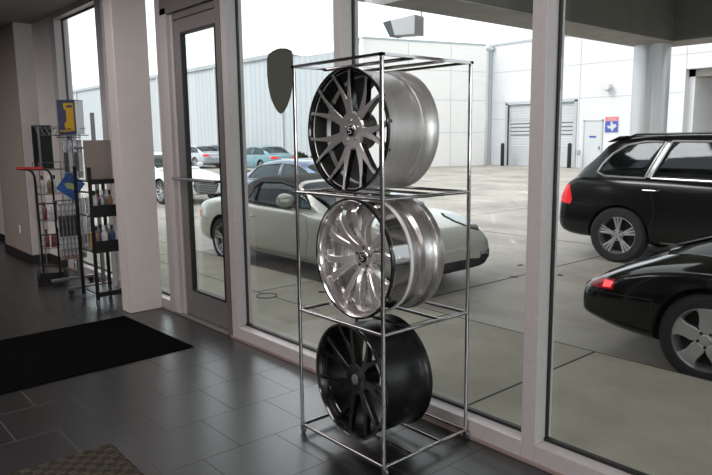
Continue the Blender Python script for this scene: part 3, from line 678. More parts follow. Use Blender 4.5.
def baked(o, name, mats, parent, extra=None):
    bpy.context.view_layer.update()
    dg = bpy.context.evaluated_depsgraph_get(); me = bpy.data.meshes.new_from_object(o.evaluated_get(dg))
    me.name = name; n = bpy.data.objects.new(name, me); COL.objects.link(n); me.materials.clear()
    for m in mats: me.materials.append(m)
    n.parent = parent
    return n
def kill(*os_):
    for o in os_:
        me = o.data; bpy.data.objects.remove(o)
        if me.users == 0: bpy.data.meshes.remove(me)

def car_wheel(parent, x, yc, R, rimR, side, style, width=.22, spokes=5, rimmat=None):
    # side -1 = outer face towards -y
    w = empty('wheel', (x, yc, R)); w.parent = parent
    s_ = side
    tp = [(rimR - .005, -.5), (rimR + .02, -.52), (R - .03, -.5), (R, -.36), (R, .36), (R - .03, .5), (rimR, .5)]
    MB().lathe([(a, b * width) for a, b in tp], 56, closed=True).build('tire', M['rubber'], w)
    rm = rimmat or M['rimsilver']; o_ = s_ * .46 * width
    MB().lathe([(rimR, o_), (rimR - .012, o_ + s_ * .004), (rimR - .025, o_ - s_ * .03), (rimR - .03, -o_), (rimR + .002, -o_)], 48, closed=True).build('rim', rm, w)
    MB().lathe([(0, -s_ * .01), (rimR - .02, -s_ * .01), (rimR - .02, -s_ * .03), (0, -s_ * .03)], 40).build('brake_disc', M['darkwell'], w)
    sp = MB(); yf = o_ - s_ * .012; yb = o_ - s_ * .05
    def bar(a0, a1, r0, r1, w0, w1):
        p0 = Vector((math.cos(a0) * r0, math.sin(a0) * r0)); p1 = Vector((math.cos(a1) * r1, math.sin(a1) * r1)); d = (p1 - p0).normalized(); n_ = Vector((-d.y, d.x))
        pol = [p0 + n_ * w0, p0 - n_ * w0, p1 - n_ * w1, p1 + n_ * w1]
        vs = [(q.x, yf - (s_ * .02 if k_ in (0, 1) else 0), q.y) for k_, q in enumerate(pol)] + [(q.x, yb, q.y) for q in pol]
        sp.add(vs, [(0, 1, 2, 3), (7, 6, 5, 4), (0, 4, 5, 1), (1, 5, 6, 2), (2, 6, 7, 3), (3, 7, 4, 0)])
    for i in range(spokes):
        a = PI / 2 + 2 * PI * i / spokes
        if style == 'twin':
            for q in (-1, 1): bar(a + q * .16, a + q * .16, .05, rimR - .015, .013, .017)
        elif style == 'triple':
            for q in (-1, 0, 1): bar(a + q * .10, a + q * .20, .05, rimR - .012, .011, .013)
        elif style == 'fan': bar(a, a, .04, rimR - .012, .012, .02)
        elif style == 'cup':
            n0 = 9; a2 = a + PI / spokes
            # wide solid spoke with flared outer end
            pol = []
            for k_, (rr, hw_) in enumerate(((.05, .040), (.09, .052), (.13, .050), (.16, .052), (rimR - .045, .062), (rimR - .028, .085), (rimR - .010, .130))): pol.append((rr, hw_))
            ring = [Vector((math.cos(a) * rr - math.sin(a) * hw_, math.sin(a) * rr + math.cos(a) * hw_)) for rr, hw_ in pol] + [Vector((math.cos(a) * rr + math.sin(a) * hw_, math.sin(a) * rr - math.cos(a) * hw_)) for rr, hw_ in pol[::-1]]
            k2 = len(ring); vs = [(q.x, yf, q.y) for q in ring] + [(q.x, yb, q.y) for q in ring]
            sp.add(vs, [tuple(range(k2)), tuple(range(k2, 2 * k2))[::-1]] + [(t, (t + 1) % k2, k2 + (t + 1) % k2, k2 + t) for t in range(k2)])
    sp.build('spokes', rm, w, smooth=False, bevel=.004)
    hub = [(0, yf + s_ * .004), (.032, yf + s_ * .004), (.036, yf), (.075, yf - s_ * .006), (.08, yb), (0, yb)]
    MB().lathe(hub, 30).build('hub', rm, w)
    lg = MB()
    for i in range(5):
        a = PI / 2 + PI / 5 + 2 * PI * i / 5; lg.lathe([(0, yf + s_ * .002), (.011, yf + s_ * .002), (.011, yb), (0, yb)], 10, c=(math.cos(a) * .055, 0, math.sin(a) * .055))
    lg.build('lug_nuts', M['darkwell'], w)
    return w

M['darkwell'] = mat('dark wheel well', (.012, .012, .012), .8)
M['rimsilver'] = mat('silver rim paint', (.55, .55, .57), .3, .8)
M['carglass'] = glass_mat('tinted car glass', (.13, .135, .14), .05, .0, .06)
M['glassclear'] = glass_mat('light car glass', (.36, .40, .42), .08, .05)
M['seat'] = mat('dark seat', (.012, .012, .013), .7)
M['tailred'] = mat('red tail lamp', (.62, .015, .02), .12, emit=(1, .02, .03), estr=.22)
M['taildark'] = mat('dark red tail lamp', (.22, .008, .010), .12, emit=(1, .02, .03), estr=.03)
M['refl'] = mat('glowing red glint', (.9, .05, .05), .2, emit=(1, .05, .06), estr=1.2)  # painted reflection on the tail lamp, given its own glow
M['headlamp'] = mat('head lamp lens', (.36, .39, .40), .08, .5)
M['trimchrome'] = mat('window trim', (.34, .34, .34), .3, 1.)
M['trimsilver'] = mat('satin silver trim', (.5, .5, .5), .35, .7)
M['grille'] = mat('grille', (.05, .05, .055), .4, .3)
M['plate'] = mat('plate', (.6, .6, .62), .5)

LOT = -.10
def make_car(d):
    root = empty('car', d.get('loc', (0, 0, 0)), math.radians(d.get('rz', 0)), d['label'], 'car', d.get('group'))
    q_ = d.get('xs', 1)
    if q_ != 1:
        d['body'] = [(a_[0] * q_,) + tuple(a_[1:]) for a_ in d['body']]; d['green'] = [(a_[0] * q_,) + tuple(a_[1:]) for a_ in d['green']]
        d['windows'] = [[(x_ * q_, z_) for x_, z_ in w_] for w_ in d['windows']]; d['lines'] = [[(x_ * q_, z_) for x_, z_ in w_] for w_ in d['lines']]
        d['axles'] = tuple(x_ * q_ for x_ in d['axles']); d['windshield'] = tuple(x_ * q_ for x_ in d['windshield']); d['rearglass'] = tuple(x_ * q_ for x_ in d['rearglass']); d['softx'] *= q_
        d['patches'] = [(n_, m_, [(x_ * q_, z_) for x_, z_ in w_] if dr_ in ('side-', 'side+', 'top') else w_, dr_, o_) for n_, m_, w_, dr_, o_ in d['patches']]
    if 'contact' in d:   # near rear tyre (or near front tyre) touches the lot here
        ax_ = d['axles'][d.get('cw', 0)]; w_ = interp(d['body'], ax_)[4]; a_ = math.radians(d.get('rz', 0)); lx_, ly_ = ax_, -(w_ - .03)
        sc_ = d.get('scale', 1); lx_ *= sc_; ly_ *= sc_; root.scale = (sc_, sc_, sc_)
        root.location = (d['contact'][0] - (lx_ * math.cos(a_) - ly_ * math.sin(a_)), d['contact'][1] - (lx_ * math.sin(a_) + ly_ * math.cos(a_)), LOT)
    Lx = d['body'][-1][0]; paint = d['paint']
    # body loft
    xs = [0]; nseg = 44
    st = d['body']; xs = sorted(set([st[0][0] + (Lx - st[0][0]) * (.5 - .5 * math.cos(PI * i / nseg)) for i in range(nseg + 1)]))
    mb = MB(); rings = []
    for x in xs:
        zb, zm, zs, zt, w = interp(st, x)
        hp = [(0, zb), (.55 * w, zb), (.86 * w, zb + .015), (.965 * w, zb + .07), (.993 * w, zb * .5 + zm * .5), (w, zm), (.992 * w, zm + (zs - zm) * .5), (.965 * w, zs - .03), (.93 * w, zs + (zt - zs) * .15), (.82 * w, zs + (zt - zs) * .45), (.5 * w, zs + (zt - zs) * .85), (0, zt)]
        ring = [(x, -a, b) for a, b in hp] + [(x, a, b) for a, b in hp[-2:0:-1]]
        rings.append(ring)
    n = len(rings[0]); vs = [v for rg_ in rings for v in rg_]
    fs = [(i * n + j_, i * n + (j_ + 1) % n, (i + 1) * n + (j_ + 1) % n, (i + 1) * n + j_) for i in range(len(rings) - 1) for j_ in range(n)]
    fs += [tuple(range(n)), tuple((len(rings) - 1) * n + j_ for j_ in range(n))[::-1]]
    body = mb.add(vs, fs).build('tmp', paint, sub=1)
    # arches
    cut = MB(); R = d['R']; hw = max(s_[5] for s_ in st)
    for ax in d['axles']:
        for s_ in (-1, 1):
            y0, y1 = (-(hw + .1), -(hw - .30)) if s_ < 0 else (hw - .30, hw + .1)
            cut.lathe([(0, y0), (R + .045, y0), (R + .045, y1), (0, y1)], 48, c=(ax, 0, R))
    cutter = cut.build('tmp', paint)
    bo = body.modifiers.new('b', 'BOOLEAN'); bo.operation = 'DIFFERENCE'; bo.solver = 'EXACT'; bo.object = cutter
    bd = baked(body, 'body', [paint, M['darkwell'], d.get('lower', paint)], root); kill(body, cutter)
    for pgn in bd.data.polygons:
        c = pgn.center; pgn.use_smooth = True
        pgn.material_index = 0
        for ax in d['axles']:
            if (c.x - ax) ** 2 + (c.z - R) ** 2 < (R + .043) ** 2 and abs(c.y) > hw - .31: pgn.material_index = 1
            elif abs(math.hypot(c.x - ax, c.z - R) - (R + .045)) < .004 and abs(c.y) > hw - .31 and abs(c.y) < hw - .05: pgn.material_index = 1
        if pgn.material_index == 0 and d.get('lowz') and c.z < d['lowz']: pgn.material_index = 2
    bd.data.set_sharp_from_angle(angle=math.radians(40))
    # greenhouse
    gs = d['green']; g0, g1 = gs[0][0], gs[-1][0]; ng = 34; rings = []
    for i in range(ng + 1):
        x = g0 + (g1 - g0) * i / ng; zb, zr, wb, wr = interp(gs, x); zb -= .06; zr = max(zr, zb + .02); q = zr - zb
        hp = [(wb, zb), (wb - (wb - wr) * .12, zb + q * .3), (wb - (wb - wr) * .42, zb + q * .6), (wb - (wb - wr) * .78, zb + q * .84), (wr, zb + q * .93), (wr * .86, zb + q * .975), (wr * .5, zb + q * .995), (0, zr)]
        rings.append([(x, -a, b) for a, b in hp] + [(x, a, b) for a, b in hp[-2::-1]])
    n = len(rings[0]); ws_, rs_ = d.get('windshield', (9, 9)), d.get('rearglass', (9, 9))
    gb = MB(); gl = {'w': MB(), 'r': MB()}
    for i in range(ng):
        xm = (rings[i][0][0] + rings[i + 1][0][0]) / 2
        for j_ in range(n - 1):
            f = [rings[i][j_], rings[i][j_ + 1], rings[i + 1][j_ + 1], rings[i + 1][j_]]
            mid = 3 <= j_ <= n - 5
            if mid and ws_[0] < xm < ws_[1]: gl['w'].add(f, [(0, 1, 2, 3)])
            elif mid and rs_[0] < xm < rs_[1]: gl['r'].add(f, [(0, 1, 2, 3)])
            else: gb.add(f, [(0, 1, 2, 3)])
    allm = MB()
    for i in range(ng):
        for j_ in range(n - 1): allm.add([rings[i][j_], rings[i][j_ + 1], rings[i + 1][j_ + 1], rings[i + 1][j_]], [(0, 1, 2, 3)])
    full = allm.build('tmp', paint); bm = bmesh.new(); bm.from_mesh(full.data); bvh = BVHTree.FromBMesh(bm); bm.free()
    bmb = bmesh.new(); bmb.from_mesh(bd.data); bvhb = BVHTree.FromBMesh(bmb); bmb.free()
    def hit(bv, x, z, s_):
        h = bv.ray_cast(Vector((x, s_ * 3, z)), Vector((0, -s_, 0)))
        return h[0]
    roof = gb.build('tmp', paint); sm = roof.modifiers.new('s', 'SOLIDIFY'); sm.thickness = .03; sm.offset = -1
    pr_ = MB()
    for wdw in d['windows']:
        pr_.prism(wdw, -1.2, 1.2)
    cutter = pr_.build('tmp', paint)
    bo = roof.modifiers.new('b', 'BOOLEAN'); bo.operation = 'DIFFERENCE'; bo.solver = 'EXACT'; bo.object = cutter
    rf = baked(roof, 'roof', [d.get('roofmat', paint), paint], root); kill(roof, cutter)
    for pgn in rf.data.polygons:
        pgn.use_smooth = True; pgn.material_index = 1 if pgn.center.x > d.get('softx', -9) else 0
    rf.data.set_sharp_from_angle(angle=math.radians(40))
    gm = d.get('glass', M['carglass'])
    if gl['w'].f: gl['w'].build('windshield', gm, root)
    if gl['r'].f: gl['r'].build('rear_window', gm, root)
    for wi, wdw in enumerate(d['windows']):
        for s_ in (-1, 1):
            cc = MB().prism(wdw, *((-1.2, -.05) if s_ < 0 else (.05, 1.2))).build('tmp', paint)
            fo = full.copy(); COL.objects.link(fo); fo.modifiers.clear()
            so = fo.modifiers.new('s', 'SOLIDIFY'); so.thickness = .006; so.offset = -1
            bo = fo.modifiers.new('b', 'BOOLEAN'); bo.operation = 'INTERSECT'; bo.solver = 'EXACT'; bo.object = cc
            pn = baked(fo, 'side_window', [gm], root)
            bpy.data.objects.remove(fo); kill(cc)
            if len(pn.data.polygons) == 0: bpy.data.objects.remove(pn)
            if d.get('trim'):
                pts = []; m_ = len(wdw)
                for i in range(m_):
                    a, b = wdw[i], wdw[(i + 1) % m_]
                    for t in range(4):
                        x, z = a[0] + (b[0] - a[0]) * t / 4, a[1] + (b[1] - a[1]) * t / 4; h = hit(bvh, x, z, s_)
                        if h: pts.append(h + Vector((0, s_ * .003, 0)))
                if len(pts) > 5: MB().tube(pts, d['trim'][1], 6, closed=True).build('window_trim', d['trim'][0], root)
    kill(full)
    # details following the body side
    def line(name, pts, rad, m, sides=(-1, 1), bv=None, off=0.):
        for s_ in sides:
            q = []
            for i in range(len(pts) - 1):
                for t in range(6):
                    x = pts[i][0] + (pts[i + 1][0] - pts[i][0]) * t / 6; z = pts[i][1] + (pts[i + 1][1] - pts[i][1]) * t / 6
                    h = hit(bv or bvhb, x, z, s_)
                    if h: q.append(h + Vector((0, s_ * off, 0)))
            h = hit(bv or bvhb, pts[-1][0], pts[-1][1], s_)
            if h: q.append(h + Vector((0, s_ * off, 0)))
            if len(q) > 1: MB().tube(q, rad, 6).build(name, m, root)
    for ln in d.get('lines', []): line('panel_seam', ln, .0035, M['darkwell'])
    for (x, z) in d.get('handles', []):
        for s_ in (-1, 1):
            h = hit(bvhb, x, z, s_); h2 = hit(bvhb, x + .2, z - .002, s_)
            if h and h2: MB().tube([h + Vector((0, -s_ * .005, 0)), h + Vector((.02, s_ * .03, 0)), h2 + Vector((-.02, s_ * .03, 0)), h2 + Vector((0, -s_ * .005, 0))], .011, 8).build('door_handle', d.get('handlemat', paint), root)
    # lamps etc: patches conforming by shrinking outlines onto body from a direction
    for (name, m, pts, direction, off) in d.get('patches', []):
        # pts in plane (u,z); direction 'side-','side+','rear','front'
        sub = MB(); poly = [Vector((a, b)) for a, b in pts]
        c = sum(poly, Vector((0, 0))) / len(poly); K = 6; grid = []
        ok = True; dirs = {'side-': (Vector((0, 1, 0)), lambda a, b: Vector((a, -3, b))), 'side+': (Vector((0, -1, 0)), lambda a, b: Vector((a, 3, b))), 'rear': (Vector((1, 0, 0)), lambda a, b: Vector((-3, a, b))), 'front': (Vector((-1, 0, 0)), lambda a, b: Vector((9, a, b))), 'top': (Vector((0, 0, -1)), lambda a, b: Vector((a, b, 5)))}
        dv, org = dirs[direction]
        dense = []
        for i in range(len(poly)):
            for t in range(4): dense.append(poly[i].lerp(poly[(i + 1) % len(poly)], t / 4))
        for k_ in range(1, K + 1):
            row = []
            for q in dense:
                w_ = c.lerp(q, k_ / K); h = bvhb.ray_cast(org(w_.x, w_.y), dv)
                if h[0] is None: ok = False; break
                row.append(h[0] + h[1] * off)
            if not ok: break
            grid.append(row)
        if not grid: continue
        hc = bvhb.ray_cast(org(c.x, c.y), dv); cv = hc[0] + hc[1] * off
        nn = len(dense); v_ = [cv] + [q for row in grid for q in row]; f_ = [(0, 1 + j_, 1 + (j_ + 1) % nn) for j_ in range(nn)]
        for k_ in range(len(grid) - 1):
            for j_ in range(nn):
                a, b = 1 + k_ * nn + j_, 1 + k_ * nn + (j_ + 1) % nn; f_.append((a, b, b + nn, a + nn))
        # skirt
        last = len(grid) - 1; o_ = len(v_)
        v_ += [q + dv * (off + .01) for q in grid[-1]]
        f_ += [(1 + last * nn + j_, 1 + last * nn + (j_ + 1) % nn, o_ + (j_ + 1) % nn, o_ + j_) for j_ in range(nn)]
        MB().add(v_, f_).build(name, m, root)
    # mirrors
    if d.get('mirror'):
        mx_, mz = d['mirror']
        for s_ in (-1, 1):
            h = hit(bvh, mx_, mz, s_) or hit(bvhb, mx_, mz, s_)
            yb_ = h.y if h else s_ * hw * .9
            sc = d.get('mirsc', 1)
            prof_ = [(0, -.09), (.05, -.085), (.078, -.05), (.082, 0), (.07, .05), (.04, .08), (0, .09)]
            T = Matrix.Translation((mx_, yb_ + s_ * .16, mz + .02)) @ Matrix.Diagonal((.75 * sc, 1.15 * sc, .9 * sc, 1))
            mo = MB().lathe(prof_, 20, 'Y', M4=T).build('side_mirror', d.get('mirmat', paint), root)
            MB().tube([(mx_ + .01, yb_ - s_ * .02, mz - .03), (mx_, yb_ + s_ * .10, mz)], .02, 8).build('mirror_arm', M['black'], mo)
    # seats
    for (x, yy, z) in d.get('seats', []):
        se = MB().box((x - .06, yy - .22, z - .35), (x + .08, yy + .22, z), 0).build('seat', M['seat'], root, bevel=.05)
        MB().box((x - .07, yy - .12, z + .03), (x + .02, yy + .12, z + .2)).tube([(x, yy - .05, z - .02), (x, yy - .05, z + .06)], .01, 6).tube([(x, yy + .05, z - .02), (x, yy + .05, z + .06)], .01, 6).build('head_rest', M['seat'], se, bevel=.03)
    for i, ax in enumerate(d['axles']):
        w = interp(st, ax)[4]
        for s_ in (-1, 1): car_wheel(root, ax, s_ * (w - .14), R, d['rim'], s_, *d['wstyle'])
    for fn in d.get('extra', []): fn(root, bvhb, hit)
    return root

blackp = mat('black car paint', (.003, .003, .0035), .2, spec=.4, coat=.0)
blackp2 = mat('deep black car paint', (.003, .003, .003), .12, spec=.4, coat=.45)
silverp = mat('champagne silver paint', (.44, .44, .39), .26, .25, coat=.8)
whitep = mat('white car paint', (.70, .73, .76), .25, coat=.6)
tealp = mat('teal car paint', (.13, .26, .30), .25, .3, coat=.6)
bluep = mat('dark blue car paint', (.05, .10, .19), .15, .3, coat=1.)
greyp = mat('pale silver car paint', (.45, .48, .52), .25, .4, coat=.6)
softtop = mat('black fabric top', (.030, .027, .026), .85, bump=.3, bscale=300)

# black SUV
suv_windows = [
    [(.62, 1.20), (.72, 1.155), (.95, 1.145), (1.26, 1.14), (1.46, 1.60), (1.20, 1.605), (.98, 1.56), (.80, 1.45), (.68, 1.31)],
    [(1.34, 1.14), (2.26, 1.12), (2.30, 1.60), (1.54, 1.61)],
    [(2.38, 1.12), (3.30, 1.10), (3.00, 1.45), (2.80, 1.56), (2.40, 1.60)]]
def pillar_panel(root):
    # satin silver pillar cover slightly proud of the side, both sides
    gs = [(.95, 1.12, 1.665, .90, .72), (1.7, 1.11, 1.70, .91, .725)]
    for s_ in (-1, 1):
        pts = []
        for k in range(9):
            t = k / 8; z = 1.15 + .43 * t; x = 1.285 + .195 * t; q = (z - 1.06) / .62
            tab = ((0, 0), (.3, .12), (.6, .42), (.84, .78), (.93, 1))
            for (a0, b0), (a1, b1) in zip(tab, tab[1:]):
                if a0 <= q <= a1: f = b0 + (b1 - b0) * (q - a0) / (a1 - a0)
            y = .906 - .184 * f
            pts += [(x, s_ * (y + .012), z), (x + .055, s_ * (y + .012), z), (x + .055, s_ * (y - .01), z), (x, s_ * (y - .01), z)]
        fs = [(i * 4 + j, i * 4 + (j + 1) % 4, i * 4 + 4 + (j + 1) % 4, i * 4 + 4 + j) for i in range(8) for j in range(4)] + [(0, 1, 2, 3), (32, 33, 34, 35)]
        MB().add(pts, fs).build('pillar_cover', M['trimsilver'], root)
SUVC = (-4.50, 8.72)
make_car(dict(contact=SUVC, scale=1.045, rz=6, label='black SUV parked behind the lower black sports car, round pillar beyond', group='parked cars', paint=blackp, R=.37, rim=.255,
    axles=(.95, 3.81), wstyle=('triple', .26, 5),
    body=[(0, .44, .56, .66, .70, .66), (.05, .36, .56, .80, .86, .78), (.14, .31, .60, 1.00, 1.05, .85), (.35, .28, .64, 1.12, 1.18, .90), (.95, .27, .68, 1.12, 1.17, .965), (2., .25, .66, 1.09, 1.12, .955), (3.2, .25, .66, 1.04, 1.10, .955), (3.7, .26, .66, .99, 1.08, .965), (4.3, .28, .62, .88, .96, .93), (4.65, .30, .56, .74, .80, .84), (4.78, .38, .52, .60, .62, .62)],
    green=[(.16, 1.02, 1.06, .78, .62), (.35, 1.10, 1.25, .84, .68), (.58, 1.12, 1.46, .87, .70), (.74, 1.12, 1.62, .89, .71), (.95, 1.12, 1.665, .90, .72), (1.7, 1.11, 1.70, .91, .725), (2.5, 1.09, 1.695, .91, .72), (2.85, 1.07, 1.64, .90, .70), (3.2, 1.06, 1.42, .88, .68), (3.75, 1.02, 1.08, .84, .66)],
    windows=suv_windows, windshield=(2.9, 3.72), rearglass=(.30, .66), trim=(M['trimsilver'], .015), glass=M['carglass'],
    lines=[[(1.32, 1.10), (1.42, .75), (1.36, .36)], [(2.32, 1.09), (2.33, .34)], [(1.36, .34), (3.3, .34)], [(.25, .78), (.62, .74)]],
    handles=[(1.25, .99), (2.15, .97)], handlemat=M['trimchrome'],
    patches=[('tail_light', M['tailred'], [(.02, .76), (.26, .72), (.30, .80), (.24, 1.02), (.14, 1.06)], 'side-', .006), ('tail_light', M['tailred'], [(-.85, .76), (-.45, .74), (-.52, .98), (-.84, 1.02)], 'rear', .006), ('tail_light', M['tailred'], [(.85, .76), (.45, .74), (.52, .98), (.84, 1.02)], 'rear', .006),
             ('sill_strip', M['trimchrome'], [(1.5, .305), (3.2, .305), (3.2, .33), (1.5, .33)], 'side-', .006)],
    mirror=(3.05, 1.16), mirmat=blackp, seats=[(1.55, -.38, 1.22), (1.55, .38, 1.22), (2.65, -.38, 1.25), (2.65, .38, 1.25)],
    extra=[lambda root, b, h: pillar_panel(root), lambda root, b, h: MB().prism([(.64, 1.60), (.82, 1.68), (.92, 1.685), (.92, 1.66), (.72, 1.60)], -.66, .66).build('roof_spoiler', blackp, root, bevel=.01),
           lambda root, b, h: [MB().tube([(.95, s_ * .66, 1.665), (1.05, s_ * .68, 1.70), (2.6, s_ * .67, 1.715), (2.7, s_ * .66, 1.69)], .014, 8).build('roof_rail', M['satin_black'], root) for s_ in (-1, 1)]]))

# black classic sports car, rear quarter
make_car(dict(contact=(-1.79, 4.80), rz=2.5, label='low black sports car at the right edge, red tail lamp and star-like alloy wheel', group='parked cars', paint=blackp2, R=.33, rim=.238,
    axles=(.93, 3.20), wstyle=('cup', .23, 5),
    body=[(-.09, .35, .43, .52, .56, .62), (-.04, .30, .45, .58, .62, .75), (.08, .27, .46, .63, .70, .80), (.28, .23, .48, .71, .80, .83), (.60, .20, .48, .78, .91, .845), (.93, .19, .48, .80, .97, .865), (1.3, .18, .48, .79, .98, .84), (1.8, .18, .46, .79, .95, .81), (2.7, .18, .46, .77, .92, .80), (3.2, .19, .46, .74, .85, .825), (3.8, .22, .44, .62, .70, .76), (4.15, .27, .42, .50, .54, .62), (4.25, .33, .42, .46, .48, .45)],
    green=[(.50, .82, .89, .55, .40), (.8, .86, 1.00, .60, .46), (1.1, .88, 1.12, .65, .50), (1.5, .88, 1.23, .69, .53), (1.95, .88, 1.30, .71, .55), (2.3, .87, 1.29, .71, .55), (2.6, .86, 1.18, .70, .53), (2.95, .84, .93, .68, .52)],
    windows=[[(1.12, .94), (1.62, .92), (1.62, 1.18), (1.40, 1.13)], [(1.67, .92), (2.62, .91), (2.35, 1.17), (2.0, 1.21), (1.67, 1.19)]], windshield=(2.35, 2.95), rearglass=(.95, 1.45), trim=(M['trimchrome'], .008),
    lines=[[(1.62, .90), (1.60, .55), (1.66, .26)], [(.03, .55), (.55, .56)], [(.55, .56), (.54, .28)]], handles=[(1.68, .76)],
    patches=[('tail_light', M['taildark'], [(.03, .575), (.24, .585), (.25, .665), (.10, .65), (.04, .61)], 'side-', .006), ('tail_light', M['taildark'], [(-.70, .565), (-.40, .565), (-.40, .61), (-.70, .605)], 'rear', .006), ('tail_light', M['taildark'], [(.70, .565), (.40, .565), (.40, .61), (.70, .605)], 'rear', .006),
             ('lamp_reflection', M['refl'], [(.15, .595), (.22, .60), (.23, .645), (.16, .645)], 'side-', .010)],
    mirror=(2.5, .96), seats=[(1.75, -.34, .95), (1.75, .34, .95)],
    extra=[lambda root, b, h: MB().prism([(.52, .925), (.60, .95), (.98, 1.085), (1.02, 1.09), (1.02, 1.065), (.62, .915)], -.42, .42).build('engine_lid', blackp2, root, bevel=.01)]))

# silver convertible
make_car(dict(contact=(-8.50, 4.78), rz=0.3, xs=1.06, label='champagne silver convertible with black soft top parked behind the rack', group='parked cars', paint=silverp, R=.325, rim=.245, lower=silverp,
    axles=(.98, 3.42), wstyle=('twin', .24, 5),
    body=[(0, .38, .5, .58, .62, .50), (.06, .30, .5, .70, .76, .68), (.22, .25, .5, .80, .88, .80), (.5, .21, .5, .86, .94, .87), (.98, .19, .5, .90, .96, .90), (1.5, .18, .5, .87, .92, .865), (2.5, .18, .5, .85, .90, .85), (3.0, .18, .5, .82, .88, .87), (3.4, .19, .48, .86, .86, .885), (3.80, .20, .47, .82, .82, .875), (4.1, .20, .46, .73, .74, .83), (4.3, .21, .44, .63, .65, .77), (4.40, .24, .42, .55, .58, .69), (4.44, .28, .41, .48, .50, .58)],
    green=[(.88, .86, .92, .60, .46), (1.05, .88, 1.08, .66, .52), (1.3, .88, 1.20, .71, .55), (1.7, .88, 1.275, .74, .57), (2.1, .88, 1.285, .75, .575), (2.42, .87, 1.24, .745, .57), (2.7, .85, 1.09, .73, .56), (3.08, .83, .87, .70, .54)],
    windows=[[(1.42, .94), (1.62, .92), (1.62, 1.18), (1.52, 1.12)], [(1.65, .92), (2.78, .895), (2.62, 1.05), (2.42, 1.15), (2.1, 1.205), (1.65, 1.19)]], windshield=(2.5, 3.05), rearglass=(1.1, 1.3), trim=(M['satin_black'], .010), glass=M['glassclear'],
    roofmat=softtop, softx=2.43, lines=[[(1.60, .91), (1.52, .72), (1.60, .30), (2.85, .28), (2.92, .60), (2.82, .88)], [(.2, .62), (.62, .60)], [(3.72, .72), (3.80, .5), (3.78, .32)]], handles=[(1.68, .74)], handlemat=silverp,
    patches=[('head_light', M['headlamp'], [(3.80, -.56), (3.90, -.49), (4.06, -.48), (4.20, -.55), (4.25, -.64), (4.18, -.70), (4.02, -.71), (3.87, -.66)], 'top', .012), ('head_light', M['headlamp'], [(3.80, .56), (3.90, .49), (4.06, .48), (4.20, .55), (4.25, .64), (4.18, .70), (4.02, .71), (3.87, .66)], 'top', .012), ('lamp_surround', M['darkwell'], [(3.77, .56), (3.89, .465), (4.07, .455), (4.23, .54), (4.28, .64), (4.20, .725), (4.01, .735), (3.85, .68)], 'top', .005), ('side_vent', M['darkwell'], [(.44, .33), (.68, .34), (.70, .44), (.50, .42)], 'front', .006),
             ('air_intake', M['darkwell'], [(-.62, .24), (.62, .24), (.60, .34), (.3, .37), (-.3, .37), (-.60, .34)], 'front', .004),
             ('turn_signal', M['headlamp'], [(-.62, .385), (-.46, .40), (-.46, .43), (-.62, .42)], 'front', .006), ('turn_signal', M['headlamp'], [(.62, .385), (.46, .40), (.46, .43), (.62, .42)], 'front', .006),
             ('tail_light', M['tailred'], [(.06, .62), (.26, .62), (.30, .70), (.14, .72)], 'side-', .006), ('tail_light', M['tailred'], [(-.62, .60), (-.30, .60), (-.34, .68), (-.62, .70)], 'rear', .006)],
    mirror=(2.64, .98), mirsc=1.2, seats=[(1.75, -.36, .98), (1.75, .36, .98)]))

# white sedan facing right
def sedan_body(Lx, W_, hood=.86, tail=.98, H_=1.42):
    w = W_ / 2
    return ([(0, .40, .52, .66, .70, w * .72), (.05, .32, .54, .84, .90, w * .86), (.3, .26, .56, .90, tail, w * .94), (.95, .22, .56, .92, tail + .01, w), (Lx * .5, .20, .56, .90, .95, w), (Lx - 1.5, .20, .55, .86, .93, w), (Lx - .9, .22, .54, .78, hood, w), (Lx - .35, .24, .5, .68, .76, w * .93), (Lx - .05, .26, .48, .60, .66, w * .80), (Lx, .32, .46, .52, .56, w * .66)],
            [(.42, .90, .99, w * .80, w * .62), (.9, .92, 1.22, w * .84, w * .66), (1.35, .92, H_ - .05, w * .87, w * .68), (1.9, .91, H_, w * .88, w * .69), (2.5, .90, H_ - .02, w * .88, w * .69), (2.85, .89, H_ - .12, w * .87, w * .67), (3.45, .87, .94, w * .84, w * .64)],
            [[(.78, .97), (1.95, .945), (1.95, H_ - .08), (1.35, H_ - .12), (1.05, 1.20)], [(2.02, .94), (3.08, .93), (2.78, 1.16), (2.5, H_ - .11), (2.02, H_ - .08)]])
